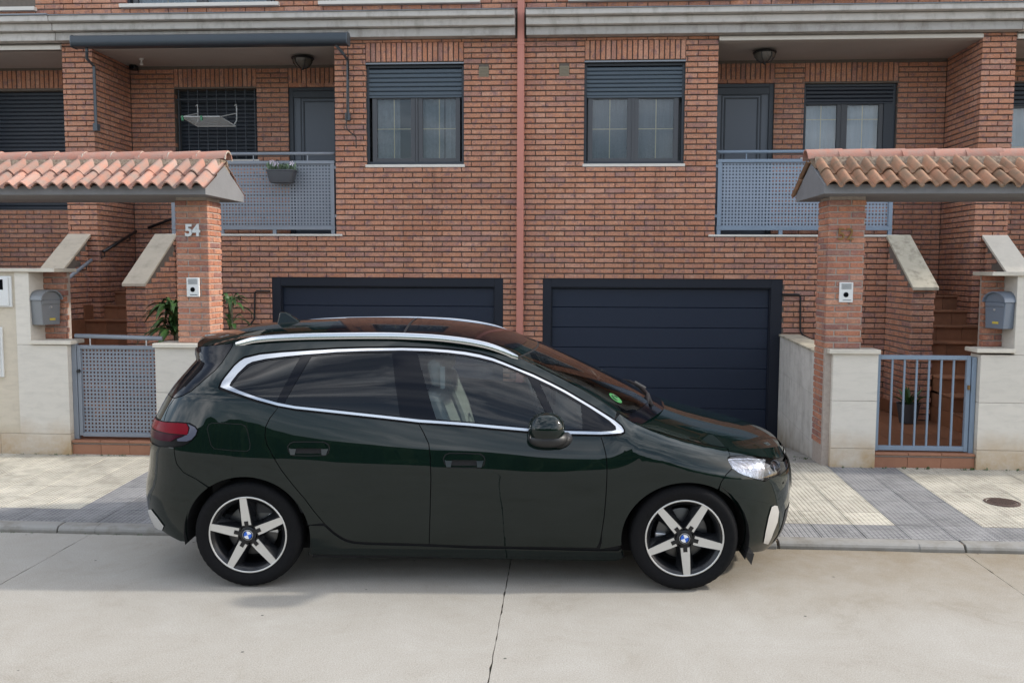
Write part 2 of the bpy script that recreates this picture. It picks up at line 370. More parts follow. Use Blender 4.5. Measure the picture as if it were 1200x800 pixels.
def paver_mat(name, base, dark):
    """Ribbed hydraulic paver: a 9 x 9 grid of raised pads with the grooves darkened in patches."""
    m = bpy.data.materials.new(name); m.use_nodes = True
    nt = m.node_tree; L = nt.links.new; b = nt.nodes['Principled BSDF']
    b.inputs['Roughness'].default_value = .85; b.inputs['Specular IOR Level'].default_value = .25
    geo = nd(nt, "ShaderNodeNewGeometry"); oi = nd(nt, "ShaderNodeObjectInfo")
    sx = nd(nt, "ShaderNodeSeparateXYZ"); L(geo.outputs['Position'], sx.inputs[0])
    outs = []
    for ax, off in (('X', .19), ('Y', 4.85)):
        a = nd(nt, "ShaderNodeMath", operation='ADD'); L(sx.outputs[ax], a.inputs[0]); a.inputs[1].default_value = off
        d = nd(nt, "ShaderNodeMath", operation='MULTIPLY'); L(a.outputs[0], d.inputs[0]); d.inputs[1].default_value = 1 / .035
        f = nd(nt, "ShaderNodeMath", operation='FRACT'); L(d.outputs[0], f.inputs[0])
        s = nd(nt, "ShaderNodeMath", operation='SUBTRACT'); L(f.outputs[0], s.inputs[0]); s.inputs[1].default_value = .5
        ab = nd(nt, "ShaderNodeMath", operation='ABSOLUTE'); L(s.outputs[0], ab.inputs[0])
        outs.append(ab)
    mx = nd(nt, "ShaderNodeMath", operation='MAXIMUM'); L(outs[0].outputs[0], mx.inputs[0]); L(outs[1].outputs[0], mx.inputs[1])
    g = nd(nt, "ShaderNodeMapRange"); L(mx.outputs[0], g.inputs[0]); g.inputs['From Min'].default_value = .30; g.inputs['From Max'].default_value = .44
    n = nd(nt, "ShaderNodeTexNoise", Scale=3.0, Detail=8.0, Roughness=.7); L(geo.outputs['Position'], n.inputs['Vector'])
    rp = nd(nt, "ShaderNodeValToRGB"); ramp_set(rp, [(.3, tuple(c * .62 for c in base)), (.5, base), (.72, tuple(c * 1.12 for c in base))]); L(n.outputs['Fac'], rp.inputs[0])
    n2 = nd(nt, "ShaderNodeTexNoise", Scale=9.0, Detail=5.0); L(geo.outputs['Position'], n2.inputs['Vector'])
    m2 = nd(nt, "ShaderNodeMapRange"); L(n2.outputs['Fac'], m2.inputs[0]); m2.inputs['From Min'].default_value = .35; m2.inputs['From Max'].default_value = .65; m2.inputs['To Min'].default_value = .35; m2.inputs['To Max'].default_value = .95
    ml = nd(nt, "ShaderNodeMath", operation='MULTIPLY'); L(g.outputs[0], ml.inputs[0]); L(m2.outputs[0], ml.inputs[1])
    mc = nd(nt, "ShaderNodeMixRGB"); L(ml.outputs[0], mc.inputs[0]); L(rp.outputs[0], mc.inputs[1]); mc.inputs[2].default_value = (*dark, 1)
    mr5 = nd(nt, "ShaderNodeMapRange"); L(oi.outputs['Random'], mr5.inputs[0]); mr5.inputs['To Min'].default_value = .88; mr5.inputs['To Max'].default_value = 1.08
    hs = nd(nt, "ShaderNodeHueSaturation"); L(mc.outputs[0], hs.inputs['Color']); L(mr5.outputs[0], hs.inputs['Value'])
    L(hs.outputs[0], b.inputs['Base Color'])
    inv = nd(nt, "ShaderNodeMath", operation='SUBTRACT'); inv.inputs[0].default_value = 1; L(g.outputs[0], inv.inputs[1])
    bp = nd(nt, "ShaderNodeBump", Strength=.8, Distance=.004); L(inv.outputs[0], bp.inputs['Height']); L(bp.outputs[0], b.inputs['Normal'])
    return m
M_PAVL = paver_mat("cream_paver", (.55, .515, .43), (.23, .20, .16))
M_PAVG = paver_mat("grey_paver", (.29, .285, .28), (.12, .12, .13))

# car materials
def paint_mat():
    m = bpy.data.materials.new("dark_green_paint"); m.use_nodes = True
    nt = m.node_tree; b = nt.nodes['Principled BSDF']
    b.inputs['Base Color'].default_value = (.0018, .0068, .0060, 1)
    b.inputs['Metallic'].default_value = 0
    b.inputs['Roughness'].default_value = .5
    b.inputs['Specular IOR Level'].default_value = 0.0
    b.inputs['Coat Weight'].default_value = 1.0
    b.inputs['Coat Roughness'].default_value = .015
    b.inputs['Coat IOR'].default_value = 1.47
    return m
M_PAINT = paint_mat()
M_CHROME = mat("satin_chrome", (.60, .61, .62), .16, metal=1.0)
M_GLOSSB = mat("gloss_black", (.003, .0035, .006), .08, spec=.22)
M_BTRIM = mat("matt_black_trim", (.012, .012, .013), .45)
M_TYRE = mat("tyre_rubber", (.007, .007, .008), .8, spec=.12, noise=(60, .5, (.013, .013, .013)))
M_RIMS = mat("machined_alloy", (.62, .61, .58), .35, metal=.55)
M_RIMD = mat("dark_alloy", (.009, .0095, .011), .25, spec=.4)
M_DISC = mat("brake_steel", (.13, .13, .13), .4, metal=.8)
M_RED = mat("red_lens", (.17, .004, .012), .2, spec=.06)
M_REDD = mat("dark_red_lens", (.045, .003, .012), .2, spec=.08)
M_LAMPB = mat("lamp_housing", (.004, .004, .005), .35, spec=.12)
M_CLEAR = mat("smoked_clear_lens", (.085, .09, .125), .15, spec=.2)
M_LAMPS = mat("lamp_reflector", (.66, .69, .76), .18, metal=.85, bump=(45, .35))
M_SILV = mat("silver_trim", (.50, .49, .47), .38, metal=.3)
M_BEIGE = mat("beige_leather", (.55, .50, .43), .6)
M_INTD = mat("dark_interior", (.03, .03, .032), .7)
M_ECO = mat("green_sticker", (.03, .17, .045), .5)
M_ECOL = mat("sticker_print", (.02, .07, .025), .5)
M_BLUEE = mat("emblem_blue", (.02, .12, .55), .3)
M_WHITEE = mat("emblem_white", (.8, .8, .82), .3)

# ------------------------------------------------------------------ mesh helpers
class MB:
    def __init__(s):
        s.v, s.f = [], []
    def add(s, vs, fs):
        n = len(s.v)
        s.v += [tuple(map(float, p)) for p in vs]
        s.f += [tuple(i + n for i in f) for f in fs]
        return s
    def box(s, x0, x1, y0, y1, z0, z1):
        x0, x1 = min(x0, x1), max(x0, x1)
        y0, y1 = min(y0, y1), max(y0, y1)
        z0, z1 = min(z0, z1), max(z0, z1)
        vs = [(x0, y0, z0), (x1, y0, z0), (x1, y1, z0), (x0, y1, z0), (x0, y0, z1), (x1, y0, z1), (x1, y1, z1), (x0, y1, z1)]
        return s.add(vs, [(0, 3, 2, 1), (4, 5, 6, 7), (0, 1, 5, 4), (1, 2, 6, 5), (2, 3, 7, 6), (3, 0, 4, 7)])
    def prism(s, poly, axis, a, b):
        """poly: 2D points (counter-clockwise seen from +axis in the two other axes' order), extruded a..b along axis."""
        n = len(poly)
        def P(q, t):
            if axis == 'x': return (t, q[0], q[1])
            if axis == 'y': return (q[0], t, q[1])
            return (q[0], q[1], t)
        ar = sum(poly[i][0] * poly[(i + 1) % n][1] - poly[(i + 1) % n][0] * poly[i][1] for i in range(n))
        if axis == 'y': ar = -ar
        if ar < 0: poly = poly[::-1]
        if a > b: a, b = b, a
        vs = [P(q, a) for q in poly] + [P(q, b) for q in poly]
        fs = [tuple(range(n))[::-1], tuple(range(n, 2 * n))]
        for i in range(n):
            j = (i + 1) % n
            fs.append((i, j, n + j, n + i))
        return s.add(vs, fs)
    def tube(s, pts, r, n=8, cap=True):
        pts = [Vector(p) for p in pts]
        rs = r if isinstance(r, (list, tuple)) else [r] * len(pts)
        rings = []
        prev = None
        for i, p in enumerate(pts):
            d = (pts[min(i + 1, len(pts) - 1)] - pts[max(i - 1, 0)]).normalized()
            if prev is None:
                u = d.orthogonal().normalized()
            else:
                u = (prev - d * prev.dot(d)).normalized()
            prev = u
            w = d.cross(u)
            rings.append([p + (u * math.cos(2 * math.pi * k / n) + w * math.sin(2 * math.pi * k / n)) * rs[i] for k in range(n)])
        vs = [q for rg in rings for q in rg]
        fs = []
        for i in range(len(pts) - 1):
            for k in range(n):
                k2 = (k + 1) % n
                fs.append((i * n + k, i * n + k2, (i + 1) * n + k2, (i + 1) * n + k))
        if cap:
            fs.append(tuple(range(n))[::-1])
            fs.append(tuple((len(pts) - 1) * n + k for k in range(n)))
        return s.add(vs, fs)
    def lathe(s, prof, axis='z', n=24, origin=(0, 0, 0)):
        """prof: (radius, height) pairs; around axis through origin."""
        vs, fs = [], []
        for r, h in prof:
            for k in range(n):
                a = 2 * math.pi * k / n
                c, d = r * math.cos(a), r * math.sin(a)
                p = (c, d, h) if axis == 'z' else ((c, h, d) if axis == 'y' else (h, c, d))
                vs.append(tuple(p[i] + origin[i] for i in range(3)))
        for i in range(len(prof) - 1):
            for k in range(n):
                k2 = (k + 1) % n
                f = (i * n + k, i * n + k2, (i + 1) * n + k2, (i + 1) * n + k)
                fs.append(f if axis != 'y' else f[::-1])
        return s.add(vs, fs)
    def mesh(s, name, material=None, smooth=False):
        me = bpy.data.meshes.new(name)
        me.from_pydata(s.v, [], s.f)
        if material: me.materials.append(material)
        if smooth:
            me.polygons.foreach_set('use_smooth', [True] * len(me.polygons))
        me.update()
        return me
    def obj(s, name, material, parent=None, smooth=False, kind=None, bevel=0, auto=None):
        me = s.mesh(name, material, smooth)
        return link(name, me, parent, kind, bevel, auto)

def link(name, me, parent=None, kind=None, bevel=0, auto=None):
    o = bpy.data.objects.new(name, me)
    C.objects.link(o)
    if parent is not None:
        o.parent = parent
        o.matrix_parent_inverse = world_of(parent).inverted()
    if kind: o['kind'] = kind
    if bevel:
        b = o.modifiers.new('bevel', 'BEVEL'); b.width = bevel; b.segments = 2; b.limit_method = 'ANGLE'
    if auto:
        sharp_by_angle(me, auto)
    return o

def world_of(o):
    m = o.matrix_basis.copy()
    if o.parent:
        m = world_of(o.parent) @ o.matrix_parent_inverse @ m
    return m

def sharp_by_angle(me, deg):
    bm = bmesh.new(); bm.from_mesh(me)
    for e in bm.edges:
        if len(e.link_faces) == 2 and e.calc_face_angle(0) > R(deg): e.smooth = False
    for f in bm.faces: f.smooth = True
    bm.to_mesh(me); bm.free()

def tag(o, label=None, cat=None, group=None, kind=None):
    if label: o['label'] = label
    if cat: o['category'] = cat
    if group: o['group'] = group
    if kind: o['kind'] = kind
    return o

def thing(name, loc, label, cat, group=None):
    o = bpy.data.objects.new(name, None)
    o.empty_display_size = .1
    C.objects.link(o)
    o.location = loc
    return tag(o, label, cat, group)

def copy_tree(o, parent=None):
    c = o.copy(); C.objects.link(c)
    if parent is not None: c.parent = parent
    for ch in list(o.children): copy_tree(ch, c)
    return c

# ------------------------------------------------------------------ brick laying
_brick_cache = {}
def brick_mesh(w, h, d=.095, ch=.0035, material=None):
    """One brick, face towards -Y, origin at its face centre."""
    key = (round(w, 3), round(h, 3), round(d, 3), material.name)
    if key in _brick_cache: return _brick_cache[key]
    a, b = w / 2, h / 2
    mb = MB()
    vs = []
    for (x, z, y) in ((a, b, d), (a, b, ch), (a - ch, b - ch, 0)):
        vs += [(-x, y, -z), (x, y, -z), (x, y, z), (-x, y, z)]
    fs = [(8, 9, 10, 11)]
    for q in (0, 4):
        for k in range(4):
            k2 = (k + 1) % 4
            fs.append((q + k, q + k2, q + 4 + k2, q + 4 + k))
    mb.add(vs, fs)
    me = mb.mesh('brick', material)
    _brick_cache[key] = me
    return me

def brick_rows(u0, u1, z0, z1, holes=(), pitch=.2475, course=.0663, jv=.010, jh=.0160, zbase=0.0, ubase=0.0, soldiers=()):
    """Running bond inside [u0,u1]x[z0,z1] minus holes. Returns (cu, cz, w, h, full?, vertical?)."""
    out = []
    cuts = list(holes) + [(a, b, c, d) for a, b, c, d in soldiers]
    k0 = int(math.floor((z0 - zbase) / course)) - 1
    k1 = int(math.ceil((z1 - zbase) / course)) + 1
    for k in range(k0, k1):
        a, b = zbase + k * course, zbase + (k + 1) * course - jh
        zc = (a + b) / 2
        lo, hi = max(a, z0), min(b, z1)
        if hi - lo < .018: continue
        zc, h = (lo + hi) / 2, hi - lo
        # clip this course by holes
        spans = [(u0, u1)]
        for (hu0, hu1, hz0, hz1) in cuts:
            if hz0 < zc < hz1:
                ns = []
                for s, e in spans:
                    if hu1 <= s or hu0 >= e: ns.append((s, e)); continue
                    if hu0 > s: ns.append((s, hu0))
                    if hu1 < e: ns.append((hu1, e))
                spans = ns
        off = ubase + (pitch / 2 if k % 2 else 0)
        for s, e in spans:
            i = math.floor((s - off) / pitch)
            while off + i * pitch < e:
                x0, x1 = off + i * pitch, off + (i + 1) * pitch - jv
                i += 1
                c0, c1 = max(x0, s), min(x1, e)
                if c1 - c0 < .012: continue
                full = abs(c1 - c0 - (pitch - jv)) < 1e-4 and abs(h - (course - jh)) < 1e-3
                out.append(((c0 + c1) / 2, zc, c1 - c0, h, full, False))
    for (a, b, c, d) in soldiers:
        n = max(1, round((b - a) / course)); p = (b - a) / n
        for i in range(n):
            out.append((a + (i + .5) * p, (c + d) / 2, p - .014, d - c - .014, False, True))
    return out

def lay(bricks, origin, U, N, parent, limit, material, rank=None, depth=.095, jit=.0022):
    """Place bricks on the plane through origin with horizontal direction U and outward normal N. The first `limit`
    (by rank) are objects named brick, the rest one joined stuff part named brickwork."""
    U, N, O = Vector(U), Vector(N), Vector(origin)
    rot = Matrix((U, -N, Vector((0, 0, 1)))).transposed()
    order = sorted(range(len(bricks)), key=(lambda i: rank(bricks[i])) if rank else (lambda i: 0))
    solo = set(order[:limit])
    V, Fc = [], []
    pm = world_of(parent).inverted()
    for i, (u, z, w, h, full, vert) in enumerate(bricks):
        dn = random.uniform(-jit, jit); tw = random.uniform(-.006, .006)
        p = O + U * u + Vector((0, 0, 1)) * z + N * dn
        mr = rot @ Matrix.Rotation(tw, 3, 'Y') @ Matrix.Rotation(random.uniform(-.008, .008), 3, 'Z')
        if i in solo:
            me = brick_mesh(w, h, depth, material=material)
            o = bpy.data.objects.new('brick', me); C.objects.link(o)
            o.matrix_world = Matrix.Translation(p) @ mr.to_4x4()
            o.parent = parent; o.matrix_parent_inverse = pm
        else:
            me = brick_mesh(w, h, depth, material=material)
            n = len(V)
            for vx in me.vertices: V.append(tuple(p + mr @ vx.co))
            for pl in me.polygons: Fc.append(tuple(j + n for j in pl.vertices))
    return V, Fc

def core(mb, u0, u1, z0, z1, holes, y0, y1, place):
    """Wall body with rectangular holes, as boxes. place(u,y,z)->world box via function."""
    us = sorted({u0, u1, *[min(max(h[0], u0), u1) for h in holes], *[min(max(h[1], u0), u1) for h in holes]})
    zs = sorted({z0, z1, *[min(max(h[2], z0), z1) for h in holes], *[min(max(h[3], z0), z1) for h in holes]})
    for j in range(len(zs) - 1):
        run = None
        for i in range(len(us) - 1):
            cu, cz = (us[i] + us[i + 1]) / 2, (zs[j] + zs[j + 1]) / 2
            solid = us[i + 1] - us[i] > 1e-5 and not any(h[0] < cu < h[1] and h[2] < cz < h[3] for h in holes)
            if solid:
                run = (us[i] if run is None else run[0], us[i + 1])
            if (not solid or i == len(us) - 2) and run:
                place(mb, run[0], run[1], y0, y1, zs[j], zs[j + 1]); run = None
    return mb

def px_box(mb, a, b, y0, y1, z0, z1): mb.box(a, b, y0, y1, z0, z1)

# ------------------------------------------------------------------ ground
def ground_z(y):
    return .055 + max(0.0, (y + 4.85)) * .032

KX = -4.97      # kerb face line
mb = MB(); mb.box(-120, 120, -120, 60, -.6, -.30)
mb.obj('ground', M_ROAD, kind='structure')
road = MB().box(-120, 120, -60, KX + .12, -.30, -.035).obj('road', M_ROAD, kind='structure')
edges = [-24.0, -21.0, -17.9, -14.85, -11.8, -8.9, -6.02 - .0, -2.955, .18, 3.33, 6.4, 9.5, 12.6, 15.7, 18.8]
edges = [-24.0, -18.0, -12.3, -9.2, -6.08, -2.955, .18, 3.33, 6.46, 9.6, 12.7, 18.8]
def slab(x0, x1, y0, y1):
    """Concrete bay with arrised, slightly ragged edges."""
    mb = MB()
    nx, ny = 10, 220
    r = random.Random(int((x0 + 99) * 10) + int((y0 + 99) * 7))
    top = []
    for j in range(ny + 1):
        for i in range(nx + 1):
            x = x0 + .0015 + (x1 - x0 - .003) * i / nx
            y = y0 + .006 + (y1 - y0 - .012) * j / ny
            if i in (0, nx): x += (r.uniform(-.0015, .0035) + (.006 if r.random() < .06 else 0)) * (1 if i == 0 else -1)
            top.append((x, y, 0 + r.uniform(-.0008, .0008)))
    fs = [(j * (nx + 1) + i, j * (nx + 1) + i + 1, (j + 1) * (nx + 1) + i + 1, (j + 1) * (nx + 1) + i) for j in range(ny) for i in range(nx)]
    mb.add(top, fs)
    ring = [i for i in range(nx + 1)] + [j * (nx + 1) + nx for j in range(1, ny + 1)] + [ny * (nx + 1) + i for i in range(nx - 1, -1, -1)] + [j * (nx + 1) for j in range(ny - 1, 0, -1)]
    n = len(ring)
    a = [mb.v[k] for k in ring]
    mb.add([(p[0], p[1], p[2]) for p in a] + [(p[0], p[1], -.034) for p in a], [(k, n + k, n + (k + 1) % n, (k + 1) % n) for k in range(n)])
    return mb
for a, b in zip(edges[:-1], edges[1:]):
    for y0, y1 in ((-16, KX + .02),):
        slab(a, b, y0, y1).obj('concrete_slab', M_ROAD, road)
# tar in the bay joints
jb = MB()
for x in edges[1:-1]: jb.box(x - .005, x + .005, -15.9, KX + .02, -.034, -.012)
jb.obj('joint_filler', M_SOIL, road)

pav = MB().box(-40, 40, KX + .12, -2.6, -.30, .02).obj('sidewalk', M_KERB, kind='structure')
def tilted(mb, x0, x1, y0, y1, t=.04, b=.003):
    z0, z1 = ground_z(y0), ground_z(y1)
    P = [(x0, y0, z0 - t), (x1, y0, z0 - t), (x1, y1, z1 - t), (x0, y1, z1 - t), (x0, y0, z0 - b), (x1, y0, z0 - b), (x1, y1, z1 - b), (x0, y1, z1 - b),
         (x0 + b, y0 + b, z0), (x1 - b, y0 + b, z0), (x1 - b, y1 - b, z1), (x0 + b, y1 - b, z1)]
    return mb.add(P, [(0, 1, 5, 4), (1, 2, 6, 5), (2, 3, 7, 6), (3, 0, 4, 7), (4, 5, 9, 8), (5, 6, 10, 9), (6, 7, 11, 10), (7, 4, 8, 11), (8, 9, 10, 11)])
PV = .315
far_l, far_g = MB(), MB()
for i in range(-40, 40):
    x0 = 3.33 + PV * i - .005 + .006
    x1 = x0 + PV - .003
    for j in range(7):
        y0 = -4.85 + PV * j
        y1 = min(y0 + PV - .003, -2.66)
        # the lower row runs along the kerb; grey double columns line up with the road joints
        grey = j == 0 or (i in (-1, 0)) or (abs((x0 + x1) / 2 + 2.955) < PV)
        if -6.3 < x0 < 5.9 and j < 7:
            o = tilted(MB(), x0, x1, y0, y1).obj('paver', M_PAVG if grey else M_PAVL, pav)
            o.location.z += random.uniform(-.0015, .0015)
        else:
            tilted(far_g if j == 0 else far_l, x0, x1, y0, y1)
far_l.obj('paving', M_PAVL, pav, kind='stuff'); far_g.obj('kerb_row_paving', M_PAVG, pav, kind='stuff')

kerb = MB().box(-40, 40, KX + .02, KX + .12, -.3, .01).obj('kerb', M_KERB, kind='structure')
def kerbstone(x0, x1):
    prof = [(KX, -.03), (KX + .003, .022), (KX + .012, .038), (KX + .03, .050), (KX + .119, .0555), (KX + .119, -.03)]
    return MB().prism(prof, 'x', x0 + .004, x1 - .004)
xs_k = [-12.0, -9.0, -6.9, -5.9, -4.9, -4.0, -3.22, -2.93, -1.95, -.95, .05, 1.05, 2.05, 3.03, 3.34, 4.35, 5.35, 6.35, 9.0, 12.0]
for a, b in zip(xs_k[:-1], xs_k[1:]):
    o = kerbstone(a, b).obj('kerbstone', M_KERB, kerb, bevel=.004)
    o.location.y += random.uniform(-.004, .004)
    o.rotation_euler.z = random.uniform(-.002, .002)
MB().box(-40, 40, KX + .05, KX + .115, -.3, .046).obj('kerb_bed', M_BED, kerb)
mh = thing('manhole_cover', (4.10, -3.87, ground_z(-3.87)), "small round rusty manhole cover set in the cream pavers", "manhole cover")
mb = MB(); mb.lathe([(.0, .006), (.10, .006), (.108, .004), (.112, -.01)], n=32, origin=(4.10, -3.87, ground_z(-3.87)))
mb.obj('lid', M_MAN, mh, auto=40)
mb = MB(); mb.lathe([(.118, -.01), (.118, .005), (.135, .004), (.138, -.01)], n=32, origin=(4.10, -3.87, ground_z(-3.87)))
mb.obj('rim', M_MAN, mh, auto=40)
mb = MB()
for k in range(9):
    x = 4.10 - .08 + k * .02
    h = math.sqrt(max(.0, .095 ** 2 - (x - 4.10) ** 2))
    mb.box(x - .005, x + .005, -3.87 - h, -3.87 + h, ground_z(-3.87) + .004, ground_z(-3.87) + .010)
mb.obj('tread', M_MAN, mh)
# weeds and silt along the kerb and wall foot
wd = MB()
rw = random.Random(3)
def tuft(x, y, z, h, n):
    for k in range(n):
        a = rw.uniform(0, 6.28); l = h * rw.uniform(.5, 1); w = l * .12
        dx, dy = math.cos(a), math.sin(a)
        b0 = (x + rw.uniform(-.02, .02), y + rw.uniform(-.012, .012), z)
        m = (b0[0] + dx * l * .35, b0[1] + dy * l * .35, z + l * .7)
        t = (b0[0] + dx * l * .8, b0[1] + dy * l * .8, z + l * .8)
        wd.add([(b0[0] - dy * w, b0[1] + dx * w, z), (b0[0] + dy * w, b0[1] - dx * w, z), (m[0] + dy * w, m[1] - dx * w, m[2]), (m[0] - dy * w, m[1] + dx * w, m[2]), t], [(0, 1, 2, 3), (3, 2, 4)])
for k in range(60):
    s_ = rw.choice((-1, 1))
    x = s_ * rw.uniform(3.0, 5.6)
    tuft(x, -2.835, ground_z(-2.84), rw.uniform(.012, .035), 6)
for k in range(40):
    tuft(rw.uniform(-6, -1.9), KX - .01, 0, rw.uniform(.008, .022), 5)
for k in range(30):
    tuft(rw.uniform(2.55, 3.0), rw.uniform(-2.75, -2.3), .10, rw.uniform(.01, .03), 5)
wd.obj('weeds', M_LEAF, kind='stuff')

# trees across the street, behind the camera: they show only as the dark band mirrored in the car's flank
tl_ = MB(); rt_ = random.Random(21)
n_ = 240; vs = []
for k in range(n_ + 1):
    x = -70 + 140 * k / n_
    h = 5.6 + .7 * math.sin(x * .19) + .35 * math.sin(x * .57 + 1) + rt_.uniform(-.04, .04)
    vs += [(x, -38 + rt_.uniform(-.2, .2), -.3), (x, -38.3 + rt_.uniform(-.2, .2), h * .7), (x, -38.9, h), (x, -40.5, h * .8), (x, -41, -.3)]
tl_.add(vs, [(5 * k + j, 5 * k + j + 1, 5 * k + j + 6, 5 * k + j + 5) for k in range(n_) for j in range(4)])
tl_.obj('tree_line', M_LEAF, kind='stuff')

# driveway between the two stone walls, falling to the garages
mb = MB()
mb.add([(-3.02, -2.66, .124), (3.02, -2.66, .124), (3.02, .3, -.15), (-3.02, .3, -.15), (-3.02, -2.66, -.2), (3.02, -2.66, -.2), (3.02, .3, -.28), (-3.02, .3, -.28)],
       [(0, 1, 2, 3), (0, 4, 5, 1), (1, 5, 6, 2), (3, 7, 4, 0)])
mb.obj('driveway', M_KERB, kind='structure')

# ------------------------------------------------------------------ the two houses
SX = lambda s, a, b: (a, b) if s > 0 else (-b, -a)

def perforated(mb, x0, x1, z0, z1, y, pitch, hole):
    nc = max(1, round((x1 - x0) / pitch)); nr = max(1, round((z1 - z0) / pitch))
    px, pz = (x1 - x0) / nc, (z1 - z0) / nr
    bx, bz = (px - hole) / 2, (pz - hole) / 2
    def q(a, b, c, d): mb.add([(a, y, c), (b, y, c), (b, y, d), (a, y, d)], [(0, 1, 2, 3)])
    q(x0, x1, z0, z0 + bz)
    for j in range(nr):
        zz = z0 + j * pz
        q(x0, x0 + bx, zz + bz, zz + pz - bz)
        for i in range(1, nc): q(x0 + i * px - bx, x0 + i * px + bx, zz + bz, zz + pz - bz)
        q(x1 - bx, x1, zz + bz, zz + pz - bz)
        q(x0, x1, zz + pz - bz, zz + pz + (bz if j < nr - 1 else 0))
    return mb

def window(parent, x0, x1, z0, z1, Y, leaves, pz, shut, smat, cmat, curt=None, hdiv=.5, frame=.032, base=.04, muntin=True, open_box=True):
    """Frame with sub-parts. leaves: [(xa, xb)] glass extents; pz: glass z range; shut: (za, zb) or None."""
    fr = MB()
    d0, d1 = Y, Y + .07
    fr.box(x0, x0 + frame, d0, d1, z0, z1); fr.box(x1 - frame, x1, d0, d1, z0, z1)
    fr.box(x0 + frame, x1 - frame, d0, d1, z1 - .035, z1); fr.box(x0 + frame, x1 - frame, d0, d1, z0, z0 + base)
    zt = shut[0] if shut else z1 - .045
    f = fr.obj('window', M_ANTH, parent, bevel=.004)
    ls = MB()
    for (a, b) in leaves:
        y0, y1 = Y + .015, Y + .06
        w = .058
        ls.box(a - w, a, y0, y1, pz[0] - w, pz[1] + .04); ls.box(b, b + w, y0, y1, pz[0] - w, pz[1] + .04)
        ls.box(a, b, y0, y1, pz[0] - w, pz[0]); ls.box(a, b, y0, y1, pz[1], pz[1] + .04)
    if len(leaves) == 2:
        c = (leaves[0][1] + leaves[1][0]) / 2
        ls.box(c - .014, c + .014, Y + .006, Y + .02, pz[0] - .05, pz[1] + .03)
    ls.obj('sash', M_SASH, f, bevel=.003)
    for (a, b) in leaves:
        MB().box(a, b, Y + .034, Y + .040, pz[0], pz[1]).obj('pane', M_WGLASS, f)
        if muntin:
            mm = MB(); c = (a + b) / 2; h = pz[0] + (pz[1] - pz[0]) * hdiv
            mm.box(c - .006, c + .006, Y + .043, Y + .047, pz[0], pz[1]); mm.box(a, b, Y + .0432, Y + .0468, h - .005, h + .005)
            mm.obj('muntin', M_MUNT, f)
    if shut:
        n = max(2, round((shut[1] - shut[0]) / .052))
        p = (shut[1] - shut[0]) / n
        for k in range(n):
            za = shut[0] + k * p
            prof = [(Y + .006, za + .003), (Y - .002, za + .012), (Y - .002, za + p - .012), (Y + .006, za + p - .003), (Y + .015, za + p - .003), (Y + .015, za + .003)]
            MB().prism(prof, 'x', x0 + frame + .001, x1 - frame - .001).obj('shutter_slat', smat, f)
        MB().box(x0 + frame + .001, x1 - frame - .001, Y - .004, Y + .014, shut[0] - .022, shut[0]).obj('shutter_slat', smat, f)
    # curtains with soft folds and a dark room behind
    if cmat:
        for (a, b) in (curt or [(x0 + .02, x1 - .02)]):
            cu = MB(); n = max(10, int((b - a) / .018))
            vs = []
            for k in range(n + 1):
                x = a + (b - a) * k / n
                yy = Y + .12 + .012 * math.sin(x * 62) + .006 * math.sin(x * 137 + 1)
                vs += [(x, yy, z0), (x, yy, zt + .02)]
            cu.add(vs, [(2 * k, 2 * k + 2, 2 * k + 3, 2 * k + 1) for k in range(n)])
            cu.obj('curtain', cmat, f, smooth=True)
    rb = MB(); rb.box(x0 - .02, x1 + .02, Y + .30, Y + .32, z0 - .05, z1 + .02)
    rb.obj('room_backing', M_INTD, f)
    return f

